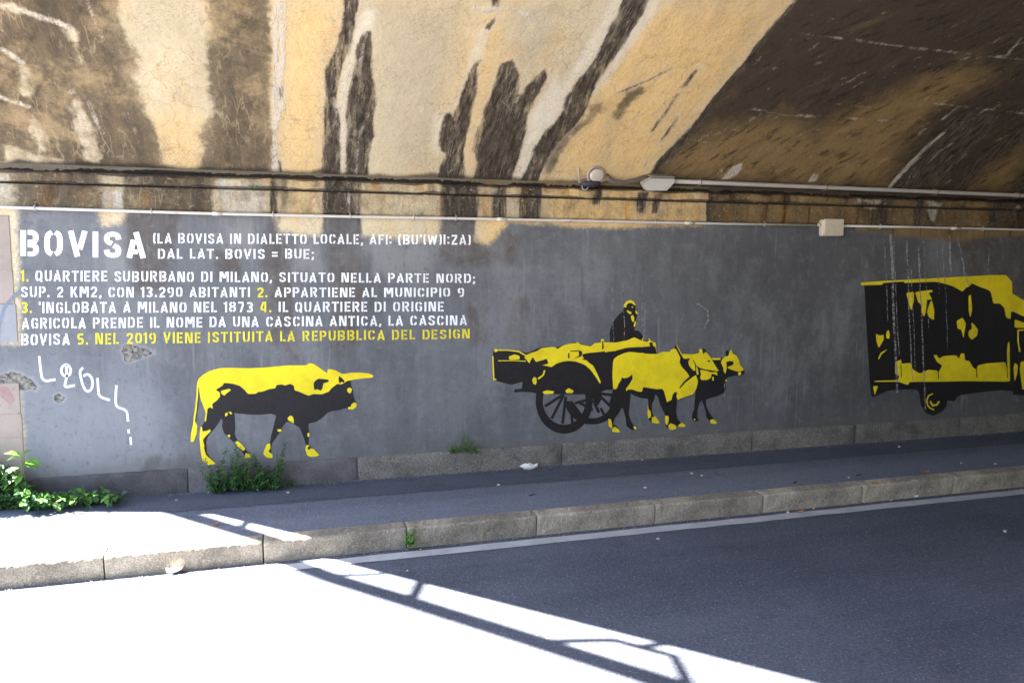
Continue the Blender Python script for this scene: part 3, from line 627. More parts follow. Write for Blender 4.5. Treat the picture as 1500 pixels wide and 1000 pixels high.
# ox cart ---------------------------------------------------------
cart_b = [(A,[(80,375),(82,350),(97,330),(110,340),(170,340),(245,350),(265,355),(320,330),(375,318),(410,330),(450,315),(490,305),(535,296),(560,310),(605,318),(640,300),(660,300),(662,282),(675,284),(678,300),(740,297),(800,285),(835,270),(865,282),(900,292),(915,282),(950,300),(957,325),(957,375),(880,380),(730,400),(722,430),(722,552),(690,552),(664,560),(664,600),(640,640),(600,575),(330,575),(313,570),(285,565),(240,562),(195,565),(193,550),(235,545),(240,508),(180,525),(130,512),(85,500)]),
 (A,[(345,560),(335,500),(350,455),(385,420),(430,402),(490,398),(550,405),(600,430),(640,475),(660,520),(664,580),(600,575),(345,575)])]
def ring(cf, cx, cy, rx, ry, tx, ty, a0, a1, n=36):
    return (cf, ellipse(cx, cy, rx, ry, n, a0, a1)+ellipse(cx, cy, rx-tx, ry-ty, n, a0, a1)[::-1])
rings = [ring(K, 702, 590, 232, 270, 58, 72, -22, 203), ring(K, 930, 590, 222, 195, 62, 50, 5, 178)]
sp = [[(700,540),(545,638)],[(695,550),(600,738)],[(715,560),(688,780)],[(755,640),(772,800)],[(760,600),(890,780)],[(930,575),(790,612)],[(915,580),(868,725)],[(810,600),(935,668)],[(940,590),(985,690)],[(1000,560),(1075,635)],[(1005,535),(1095,548)],[(1000,650),(1040,735)],[(820,690),(850,730)]]
cart_y = [(K,[(385,225),(430,205),(480,190),(520,165),(570,158),(620,155),(650,172),(690,145),(740,130),(800,125),(812,115),(840,138),(920,152),(950,125),(1005,120),(1022,118),(1100,118),(1115,130),(1110,180),(1000,195),(900,205),(850,215),(855,240),(880,260),(900,280),(940,310),(975,380),(1000,440),(995,455),(960,400),(915,340),(870,300),(800,275),(740,268),(690,275),(640,290),(600,320),(560,310),(500,300),(480,290),(450,240),(430,260),(420,290),(400,265),(380,245)]),
 (A,[(680,302),(740,298),(800,287),(838,270),(870,285),(905,295),(920,285),(950,300),(955,318),(930,318),(880,322),(830,328),(780,335),(745,342),(700,347),(680,352)]),
 (K,[(250,235),(300,215),(340,230),(340,255),(260,262)]),(K,[(133,175),(150,168),(162,190),(140,200)]),(K,[(440,425),(455,400),(475,405),(480,440),(470,465),(450,455)]),(K,[(525,520),(560,508),(620,515),(615,535),(540,540)]),(K,[(712,510),(740,490),(780,512),(770,530),(720,530)]),(K,[(1003,95),(1023,95),(1026,118),(1003,118)])]
driver_b = (D,[(335,830),(330,680),(345,600),(390,500),(450,420),(530,350),(525,300),(560,230),(620,195),(680,210),(710,270),(708,340),(740,370),(745,400),(730,430),(720,480),(725,550),(700,590),(690,640),(750,640),(800,690),(825,740),(790,800),(700,780),(560,790),(430,840)])
driver_y = [[(528,295),(545,250),(580,210),(630,192),(680,212),(715,275),(690,265),(650,235),(605,240),(580,265),(568,305)],[(580,345),(605,345),(625,365),(650,365),(645,400),(620,400),(590,370)],[(640,430),(670,410),(690,450),(690,500),(670,520),(650,480)],[(705,350),(725,355),(748,395),(735,405),(712,385)],[(700,500),(720,510),(715,555),(690,590),(680,570),(690,540)],[(650,288),(668,288),(675,310),(655,300)]]
ox2_b = (O,[(955,265),(1000,255),(1050,260),(1075,245),(1078,195),(1095,195),(1105,215),(1125,185),(1135,220),(1170,240),(1190,275),(1200,320),(1225,350),(1242,375),(1235,395),(1210,415),(1170,410),(1120,420),(1085,430),(1085,460),(1070,480),(1080,520),(1060,560),(1000,590),(940,605),(905,620),(910,680),(940,740),(970,780),(1005,815),(990,828),(945,820),(930,790),(910,770),(905,720),(885,660),(870,620),(850,650),(835,700),(830,770),(845,800),(800,808),(785,780),(790,735),(805,700),(810,640),(815,560),(825,440),(950,300)])
ox2_y = [[(1050,265),(1075,245),(1100,240),(1110,205),(1125,185),(1135,220),(1170,240),(1190,280),(1200,320),(1230,355),(1225,370),(1170,375),(1110,355),(1090,340),(1110,330),(1140,320),(1145,290),(1115,285),(1080,295),(1085,320),(1085,350),(1075,395),(1060,380),(1055,340),(1035,300)],[(950,260),(1030,258),(1035,275),(965,277)],[(1180,385),(1205,375),(1210,400),(1190,412)],[(1075,445),(1090,450),(1080,465)],[(940,795),(970,785),(1005,815),(990,828),(945,822)],[(805,780),(820,790),(800,800)]]
ox1_b = (O,[(105,300),(115,265),(150,240),(210,215),(260,205),(330,215),(420,225),(490,225),(530,205),(590,208),(610,185),(635,178),(640,150),(655,150),(710,235),(720,225),(800,225),(850,215),(848,180),(862,185),(880,178),(895,182),(915,210),(940,240),(960,275),(990,330),(1018,372),(1000,380),(1005,410),(985,405),(975,450),(960,455),(955,430),(920,450),(870,455),(840,440),(835,480),(820,530),(795,575),(740,595),(710,610),(670,625),(655,605),(655,660),(650,720),(660,780),(690,820),(730,845),(710,855),(665,845),(640,835),(650,865),(620,880),(590,875),(555,840),(555,760),(545,730),(510,660),(490,590),(470,570),(460,620),(440,660),(440,720),(455,760),(490,790),(508,815),(490,825),(440,815),(405,780),(402,700),(410,640),(405,610),(350,605),(280,580),(258,565),(255,620),(245,690),(240,750),(260,800),(285,845),(305,865),(295,880),(260,878),(220,840),(215,780),(190,690),(180,690),(160,730),(120,780),(105,830),(140,850),(170,890),(150,900),(100,895),(90,860),(62,840),(65,780),(75,740),(75,640),(90,590),(105,530),(100,420)])
ox1_y = [[(105,300),(115,265),(150,240),(210,215),(260,205),(330,215),(420,225),(490,225),(530,205),(590,208),(610,185),(645,178),(665,215),(685,255),(680,300),(700,340),(740,380),(760,410),(765,430),(720,465),(690,505),(675,520),(690,515),(730,470),(770,440),(820,405),(838,460),(825,520),(795,572),(740,590),(700,605),(665,620),(650,590),(660,560),(640,550),(620,575),(610,620),(570,640),(560,600),(545,545),(530,525),(480,528),(430,520),(400,515),(365,510),(355,550),(320,548),(270,530),(235,530),(222,545),(215,530),(250,480),(275,440),(272,400),(240,425),(200,435),(180,425),(175,450),(155,480),(140,520),(125,530),(108,525),(100,420)],
 [(650,150),(658,152),(700,228),(715,225),(800,228),(850,215),(848,180),(862,185),(872,182),(880,215),(898,208),(915,215),(940,245),(960,280),(990,330),(1018,372),(990,375),(900,360),(850,345),(830,330),(845,400),(825,405),(815,370),(785,365),(760,320),(745,275),(710,260),(695,235)],
 [(855,360),(900,368),(960,384),(1000,380),(1005,410),(985,400),(955,395),(950,430),(920,448),(870,450),(855,430),(865,400)],[(960,425),(972,420),(975,450),(962,455)],
 [(65,780),(90,790),(100,850),(90,865),(65,840)],[(95,870),(120,850),(150,870),(170,895),(150,900),(100,895)],[(280,850),(300,848),(308,868),(290,875)],[(405,650),(412,700),(430,720),(435,760),(410,785),(402,740)],[(440,770),(470,760),(490,790),(508,815),(490,825),(440,815)],[(555,755),(585,760),(585,810),(570,840),(555,820)],[(580,845),(600,820),(640,835),(652,865),(620,880),(590,875)],[(670,835),(700,815),(732,840),(720,855),(665,850)]]
cart_o = [(K,[(735,205),(745,205),(746,248),(733,245)]),(K,[(820,190),(845,188),(850,220),(835,235),(780,250),(825,225)]),(K,[(840,255),(900,240),(940,255),(900,268)]),(K,[(1012,105),(1020,105),(1025,165),(1010,180)]),(K,[(430,270),(445,238),(460,280),(520,265),(560,250),(575,290),(540,300),(470,320),(425,300)]),
 (A,[(735,342),(800,326),(860,322),(930,325),(955,330),(957,358),(880,352),(800,348)]),(A,[(918,300),(935,295),(940,320),(925,322)]),
 (O,[(875,180),(895,180),(898,210),(888,228),(878,215)]),(O,[(920,280),(945,280),(940,295),(925,292)]),(O,[(1078,195),(1095,195),(1103,230),(1090,250),(1078,235)])]
mural('painted_ox_cart', 'yellow and black painted ox cart with a hunched driver and two oxen', cart_b+rings+[driver_b, ox2_b, ox1_b],
  cart_y+[(D,p) for p in driver_y]+[(O,p) for p in ox2_y]+[(O,p) for p in ox1_y], cart_o,
  bstroke=[(K,p,4.0) for p in sp],
  ystroke=[(K,[(155,182),(240,182),(330,192),(390,225)],1.6),(K,[(122,230),(122,260),(130,420),(150,418)],1.8),(K,[(165,268),(300,266),(390,272)],1.2),(K,[(490,415),(530,385),(545,345)],2.4),(A,[(880,355),(900,345),(925,330)],1.2),(A,[(950,300),(956,350)],1.2),(D,[(205,770),(245,775),(240,800)],1.2),(D,[(795,800),(825,745)],1.2),(D,[(895,760),(915,770),(930,830)],1.2)],
  ostroke=[(K,[(750,190),(835,188)],1.4),(K,[(500,290),(560,262)],1.4),(O,[(640,165),(700,248)],1.8),(O,[(798,280),(820,325),(850,348),(900,362),(1000,378)],1.4),(O,[(815,320),(822,400),(815,408)],1.4),(O,[(700,285),(745,280),(720,330),(760,350),(800,390),(770,410)],5.0),(O,[(800,400),(760,430),(715,470),(680,520)],1.8)])
# van -------------------------------------------------------------
van_b = [(V,[(85,133),(930,87),(970,130),(975,200),(1040,240),(1100,270),(1180,330),(1230,420),(1275,510),(1285,760),(1220,790),(1040,795),(975,790),(975,770),(900,765),(760,780),(660,795),(630,830),(590,825),(585,860),(560,890),(510,915),(465,900),(435,850),(425,780),(410,760),(250,765),(160,805),(145,800),(135,700),(120,450),(105,150),(85,152)])]
van_y = [[(85,133),(930,87),(970,130),(972,200),(990,210),(1040,240),(1100,275),(1180,335),(1180,380),(1100,350),(1040,335),(965,300),(962,350),(935,340),(925,285),(900,258),(860,258),(845,190),(830,178),(780,160),(735,140),(715,160),(700,165),(680,188),(620,155),(530,130),(340,138),(335,128),(215,137),(210,148),(85,152)],
 [(985,350),(1040,370),(1100,385),(1100,400),(985,400)],[(1020,600),(1040,595),(1120,590),(1120,740),(1040,760),(1030,760),(1015,650)],[(985,605),(1005,620),(1000,670),(985,715),(978,640)],
 [(350,195),(395,190),(395,240),(380,300),(365,260)],[(400,190),(500,178),(505,190),(480,195),(498,225),(500,235),(470,235),(465,300),(455,335),(440,310),(440,265),(420,250)],[(470,310),(490,250),(500,240),(515,300),(512,355),(485,340)],[(715,215),(728,205),(735,270),(735,300),(725,340),(715,300)],[(645,360),(680,340),(700,375),(690,430),(685,460),(672,410),(650,405)],[(730,370),(742,375),(770,410),(765,445),(735,470),(715,450),(715,420),(735,405)],[(172,435),(195,445),(218,440),(218,470),(188,518),(175,480)],[(232,430),(245,410),(255,440),(250,465),(232,460)],[(185,580),(200,545),(240,525),(225,540),(205,555),(190,585)],
 [(285,600),(320,585),(322,610),(380,605),(385,640),(430,668),(480,645),(530,650),(540,660),(550,640),(560,620),(530,600),(510,560),(530,560),(540,580),(570,565),(640,560),(660,580),(670,550),(690,550),(695,590),(720,595),(740,630),(760,645),(770,620),(820,608),(930,600),(940,640),(940,690),(960,715),(700,712),(540,715),(400,716),(370,718),(360,735),(300,715),(165,716),(165,710),(300,706),(310,680),(285,670)],
 [(945,490),(955,480),(958,715),(945,700),(940,540)],[(155,742),(185,740),(165,795)]]
mural('painted_van', 'yellow and black painted box van with one wheel, cut by the right frame edge', van_b, [(V,p) for p in van_y],
  ystroke=[(V,[(1100,408),(1040,412),(1005,415),(1005,480),(1015,540)],2.2),(V,[(505,785),(480,798),(470,825),(476,855),(490,870),(512,880)],1.6),(V,[(490,830),(505,855),(530,850),(543,830)],2.6)],
  ostroke=[(V,[(318,612),(322,690)],1.2),(V,[(537,655),(540,700)],1.2),(V,[(762,640),(764,690)],1.2),(V,[(397,185),(398,240)],1.0)])
# spray tag --------------------------------------------------------
T = crop(0, 480, 3.5714); tg = MB()
for p in ([(205,148),(212,215),(222,282),(290,270)],[(350,190),(326,200),(318,225),(332,252),(362,252),(373,222),(360,196),(345,194),(352,250),(342,285),(338,312),(392,300)],[(434,208),(416,226),(424,265),(436,310),(455,335),(478,325),(487,290),(478,255),(458,240),(436,252)],[(510,262),(514,320),(518,360),(575,378)],[(609,300),(605,360),(606,415),(665,428),(670,490)],[(672,530),(674,552)],[(682,570),(686,612)]):
    q = p
    for _ in range(2): q = [q[0]]+[(a[0]*k+b[0]*(1-k), a[1]*k+b[1]*(1-k)) for a, b in zip(q[:-1], q[1:]) for k in (.75, .25)]+[q[-1]]
    add_stroke(tg, T(q), 3.6, Y1)
o = tg.build('graffiti_tag', M['spray'], wall); o['label'] = 'white sprayed scrawl stepping down to the right, left of the bull'

# faint spray marks on the corner stones --------------------------
sm_ = MB()
add_stroke(sm_, [(-6, 520), (-2, 478), (6, 450), (22, 432), (30, 426)], 5, YW-.009, 0)
o = sm_.build('spray_mark', M['blue_grey'], wall); o['label'] = 'blue grey sprayed arc on the corner stones at the far left'
sm_ = MB(); add_poly(sm_, [(-4, 566), (10, 566), (22, 585), (14, 592), (0, 580)], YW-.009)
o = sm_.build('spray_mark', M['pink'], wall); o['label'] = 'small pink spray mark on the corner stones at the far left'
# lime that ran down over the wall and the painted van
lr = MB(); rr_ = random.Random(4)
for x0, y0, x1, y1, w in ((1305, 345, 1314, 575, 3.2), (1309, 350, 1317, 520, 1.2), (1328, 356, 1336, 560, 1.6), (1345, 360, 1356, 600, 2.0), (1352, 350, 1360, 480, 1.0), (1372, 350, 1376, 430, 1.2), (1391, 345, 1393, 405, 2.2), (1402, 345, 1419, 420, 1.5), (1335, 390, 1341, 545, 1.0), (1296, 350, 1300, 470, 1.0), (1384, 400, 1388, 510, .9), (913, 415, 915, 500, .9), (897, 420, 899, 505, .6), (941, 415, 944, 505, .6), (1049, 612, 1051, 636, 1.2), (1021, 444, 1037, 455, 2.0), (1036, 454, 1038, 468, 2.2), (1038, 467, 1032, 481, 1.8), (1062, 556, 1060, 586, 1.0), (1449, 362, 1447, 402, 1.4)):
    n_ = 7; pts = [(x0+(x1-x0)*k/n_+rr_.uniform(-.7, .7), y0+(y1-y0)*k/n_) for k in range(n_+1)]
    add_stroke(lr, pts, w, Y3-.002)
lr.build('lime_run', M['limewash'], wall)
# ================================================================== VAULT
vt = thing('tunnel_vault', (4.0, YC, ZSPR), 'stained plaster vault over the road with black water runs and a sooty right half', 'vault')
us = nonuni(0, 10.2, 43.0, .02, .7); ts = nonuni(0, 3.4, TMAX, .02, .25); nu, nt = len(us), len(ts)
yv, zv = arc(ts); ex = edge_x(ts)
vs, P2, run = [], [], []
for j in range(nt):
    for i in range(nu):
        x = ex[j]+us[i]; vs.append((x, yv[j], zv[j])); P2.append((x, ts[j])); run.append(ts[j])
fs = [(j*nu+i, j*nu+i+1, (j+1)*nu+i+1, (j+1)*nu+i) for j in range(nt-1) for i in range(nu-1)]
o = MB().add(vs, fs).build('vault_surface', M['vault'], vt, True); P2 = np.array(P2)
set_attr(o.data, 'run', run)
dark = [c2(p) for p in (
 [(345,-80),(425,-80),(420,0),(410,70),(395,150),(380,220),(355,300),(330,380),(310,440),(305,500),(325,560),(330,700),(335,860),(335,930),(240,930),(240,740),(245,640),(245,560),(255,440),(255,350),(275,290),(310,240),(325,150),(340,60)],
 [(400,240),(425,190),(455,155),(485,150),(485,230),(480,330),(490,400),(505,440),(505,500),(490,580),(490,660),(470,760),(460,930),(345,930),(355,760),(360,640),(355,560),(365,470),(385,380),(400,300)],
 [(1020,290),(1000,330),(990,400),(985,470),(970,560),(955,640),(935,740),(935,930),(790,930),(800,870),(820,800),(850,750),(820,740),(805,700),(808,640),(830,560),(860,545),(880,570),(895,520),(920,460),(940,400),(960,350),(985,310)],
 [(1115,310),(1170,290),(1200,360),(1195,470),(1170,540),(1200,480),(1240,420),(1280,380),(1325,340),(1340,380),(1310,430),(1280,490),(1250,560),(1235,640),(1210,740),(1180,830),(1150,930),(955,930),(985,840),(990,790),(975,740),(985,660),(1015,600),(1035,530),(1060,470),(1085,400)],
 [(1060,-60),(1120,-60),(1110,0),(1095,40),(1070,30)],[(1035,130),(1090,80),(1085,110),(1050,150)])]
dark += [c3(p) for p in (
 [(340,-60),(450,-60),(430,0),(415,50),(380,110),(330,180),(290,240),(250,290),(210,350),(185,420),(160,480),(120,530),(70,580),(30,630),(0,680),(-25,740),(-50,800),(-140,800),(-90,720),(-50,620),(0,540),(40,510),(70,460),(85,410),(130,340),(180,280),(225,210),(260,130),(300,60)],
 [(640,-40),(900,-40),(900,60)][:0] or [(625,290),(632,298),(605,335),(575,372),(568,366),(595,325)],[(548,388),(556,394),(510,470),(445,556),(438,550),(490,470)],[(548,485),(556,490),(525,540),(478,600),(468,598),(510,540)],[(425,675),(432,680),(412,702),(408,696)])]
dark += [[(1168,-4),(1178,-6),(1120,62),(1100,92),(1070,128),(1050,152),(1020,192),(995,220),(975,240),(962,268),(945,268),(962,236),(984,214),(1010,188),(1040,148),(1060,123),(1090,90),(1110,60)],
 c1([(0,440),(30,420),(55,425),(60,460),(48,520),(40,545),(12,545)])[:0] or [(403,240),(412,232),(414,262),(402,262)], [(402,125),(414,128),(412,150),(402,150)],
 c4([(430,790),(500,690),(560,640),(620,600),(680,500),(760,470),(900,480),(860,540),(800,600),(760,660),(700,720),(660,790)]), c4([(760,700),(830,650),(900,590),(1000,520),(1030,560),(900,650),(820,710),(760,790),(720,790)])]
set_attr(o.data, 'dark', field(P2, vault_xt, dark, [(c3(p), w) for p, w in (([(300,390),(420,340),(520,290)], .012),)]))
brown = [[(300,-30),(388,-30),(395,60),(397,150),(402,215),(406,268),(290,268),(300,200),(305,160),(300,110),(300,60)],
 [(165,-30),(180,50),(198,90),(208,150),(225,190),(240,225),(252,270),(-60,270),(-60,-30)], c3([(0,640),(60,560),(150,500),(190,440),(240,420),(260,450),(180,520),(110,580),(60,650),(40,700),(0,760)]), c3([(300,430),(400,350),(410,370),(330,450),(300,500),(280,480)])]
set_attr(o.data, 'brown', field(P2, vault_xt, brown))
pale = [[(170,-20),(300,-20),(300,60),(290,130),(250,60),(190,80)], c2([(430,0),(900,0),(900,200),(850,400),(830,560),(760,800),(560,800),(540,500),(520,300),(500,100)]), c2([(1100,0),(1400,0),(1340,300),(1200,300)])]
set_attr(o.data, 'pale', field(P2, vault_xt, pale))
tan = [c1(p) for p in ([(345,490),(385,480),(430,540),(470,680),(490,800),(400,800),(390,700),(350,600)],[(135,530),(158,520),(200,600),(240,740),(185,750),(150,640)],[(95,310),(125,300),(155,370),(145,470),(110,460),(90,400)],[(0,695),(150,745),(250,760),(420,812),(0,812)],[(0,20),(60,10),(130,50),(340,125),(340,140),(200,95),(60,50),(0,40)])]
tl = [(c1(p), w) for p, w in (([(0,240),(60,270),(105,300)],.03),([(0,475),(70,500),(140,522)],.03),([(340,140),(375,240),(400,300)],.035),([(230,130),(265,280)],.025))]
lime = [c1(p) for p in ([(833,770),(855,768),(862,795),(848,800)],[(330,435),(355,430),(362,455),(340,465)])]
lime += [c2([(0,0),(60,0),(65,300),(40,420),(60,520),(20,640),(30,850),(-5,850),(-5,0)]), c2([(720,520),(735,515),(740,545),(725,555)]),c2([(660,490),(680,485),(675,510)]), c3([(735,750),(790,690),(825,680),(820,710),(780,750)]),c3([(715,725),(745,700),(740,720)]),c3([(1095,760),(1115,725),(1130,730),(1120,755)]),c4([(100,760),(120,725),(140,730),(135,760)]),c2([(330,520),(345,350),(380,340),(355,480),(345,640),(350,840),(330,840),(335,640)])]
light = [c2(p) for p in ([(325,520),(340,360),(400,160),(450,60),(500,60),(480,140),(420,210),(375,370),(355,560),(360,640),(350,870),(325,870),(320,640)], [(930,430),(880,520),(800,560),(780,700),(800,760),(820,640),(850,550),(900,500),(960,340),(1000,280),(1060,120),(1020,140),(960,300)], [(1310,480),(1260,560),(1240,640),(1200,800),(1160,880),(1240,880),(1280,760),(1360,640),(1420,540),(1500,420),(1440,440),(1380,380)])]
light += [c3(p) for p in ([(290,-30),(330,-30),(280,120),(220,220),(170,290),(120,350),(80,420),(60,480),(0,540),(-40,600),(-60,560),(0,460),(60,360),(140,240),(220,110)], [(330,130),(430,0),(470,-30),(470,30),(400,140),(300,280),(220,380),(190,400),(240,310)])]
set_attr(o.data, 'light', field(P2, vault_xt, light))
ln = [(c1(p), w) for p, w in (([(0,240),(60,270),(105,300)],.034),([(0,475),(70,500),(140,522)],.03),([(0,20),(100,50),(200,85),(340,132)],.04),([(425,0),(445,60),(480,130),(510,205)],.02),([(435,500),(460,560),(500,650)],.022))]
ln += [(c2(p), w) for p, w in (([(970,20),(985,45),(1100,45),(1180,50),(1240,70),(1270,100)],.03),([(890,80),(895,105)],.02),([(760,450),(800,415)],.015),([(420,200),(445,230),(430,300)],.012),([(300,480),(315,540),(295,620),(285,700)],.014),([(450,480),(470,560),(420,660),(405,850)],.012))]
ln += [(c4(p), w) for p, w in (([(435,785),(520,690),(610,600),(660,560)],.05),([(500,720),(560,660)],.03),([(560,565),(585,540)],.02),([(740,250),(830,225),(910,150)],.010),([(660,500),(720,450)],.025),([(780,500),(840,455)],.02),([(540,740),(640,640),(700,600)],.014),([(600,760),(700,650)],.012),([(930,230),(990,160)],.018),([(940,350),(960,330)],.02))]
ln += [(c4(p), .002) for p in ([(60,140),(300,170),(520,200),(760,225),(1000,250)],[(210,435),(380,452)],[(610,432),(820,455),(1000,475)],[(60,480),(300,498),(500,512)])]+[(c3([(540,575),(690,598)]), .005),(c3([(860,455),(1010,485),(1140,490)]), .006)]
set_attr(o.data, 'lime', field(P2, vault_xt, lime, ln))
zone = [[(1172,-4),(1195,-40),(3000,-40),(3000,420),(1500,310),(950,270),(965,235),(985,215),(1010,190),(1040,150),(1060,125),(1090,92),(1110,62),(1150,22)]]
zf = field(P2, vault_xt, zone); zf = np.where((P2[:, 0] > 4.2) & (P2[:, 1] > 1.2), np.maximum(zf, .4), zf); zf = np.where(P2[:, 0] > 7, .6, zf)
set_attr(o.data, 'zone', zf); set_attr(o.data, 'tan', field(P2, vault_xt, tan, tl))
set_attr(o.data, 'olive', field(P2, vault_xt, [[(975,262),(1000,215),(1060,190),(1120,170),(1200,190),(1300,140),(1400,100),(1440,120),(1380,150),(1330,200),(1300,270)], c4([(770,790),(850,710),(1000,610),(1040,660),(920,790)])]))
set_attr(o.data, 'ochre', field(P2, vault_xt, [[(800,262),(860,120),(930,0),(1170,0),(1060,130),(985,215),(945,268)], [(403,258),(402,100),(410,0),(500,0),(485,110),(470,260)], [(650,200),(720,0),(760,0),(690,250)], [(230,180),(290,180),(290,245),(250,245)]]))
sg = [(c1(p), .022) for p in ([(430,0),(345,125)],[(207,93),(103,293)],[(233,345),(150,512)],[(15,480),(0,520)])]
tt = P2[:, 1]; set_attr(o.data, 'soot_shade', np.maximum(field(P2, vault_xt, (), sg), .030-tt+.018*np.interp(P2[:, 0], np.arange(-4, 30, .12), rng.normal(size=284))))
# spandrel wall above the portal edge and the deck it carries
te = np.linspace(0, TMAX, 60); ye, ze = arc(te); xe = edge_x(te); ZD = 5.75
vs = [(x, y, z) for x, y, z in zip(xe, ye, ze)]+[(x, y, ZD) for x, y in zip(xe, ye)]+[(x+.45, y, z) for x, y, z in zip(xe, ye, ze)]+[(x+.45, y, ZD) for x, y in zip(xe, ye)]
n = 60; fs = [(i+1, i, n+i, n+i+1) for i in range(n-1)]+[(n+i+1, n+i, 3*n+i, 3*n+i+1) for i in range(n-1)]
MB().add(vs, fs).build('spandrel', M['masonry'], vt)
mb = MB(); a, b = (xe[0]-.1, YW-.1), (xe[-1]-.1, YC-SPAN/2)
sl_ = (b[0]-a[0])/(b[1]-a[1]); a = (a[0]+sl_*3, a[1]+3); b = (b[0]-sl_*1.5, b[1]-1.5)
q = [a, b, (XEND+2+b[0]-a[0], b[1]), (XEND+2, a[1])]
vs = [(x, y, ZD-.02) for x, y in q]+[(x, y, ZD+.5) for x, y in q]
mb.add(vs, [(3, 2, 1, 0), (4, 5, 6, 7), (0, 1, 5, 4), (1, 2, 6, 5), (2, 3, 7, 6), (3, 0, 4, 7)]).build('deck', M['masonry'], vt)
# the far abutment behind the camera and the wing wall at the portal corner
yo = YC-SPAN/2; xo = float(edge_x(TMAX))
tag(MB().box((xo, yo-.8, -.1), (XEND+8, yo, ZSPR+.03)).build('abutment_wall', M['masonry']), 'stone abutment wall on the other side of the road, behind the camera', 'wall')
d = np.array([-.64, .77]); nrm = np.array([.77, .64]); p0 = np.array([XC+.01, YW+.02]); p1 = p0+d*9
q = [p0, p1, p1+nrm*.6, p0+nrm*.6]; hz = [ZD, 2.6, 2.6, ZD]
vs = [(x, y, -.1) for x, y in q]+[(q[i][0], q[i][1], hz[i]) for i in range(4)]
tag(MB().add(vs, [(3, 2, 1, 0), (4, 5, 6, 7), (0, 1, 5, 4), (1, 2, 6, 5), (2, 3, 7, 6), (3, 0, 4, 7)]).build('wing_wall', M['masonry']), 'sloping stone wing wall running back from the portal corner', 'wall')

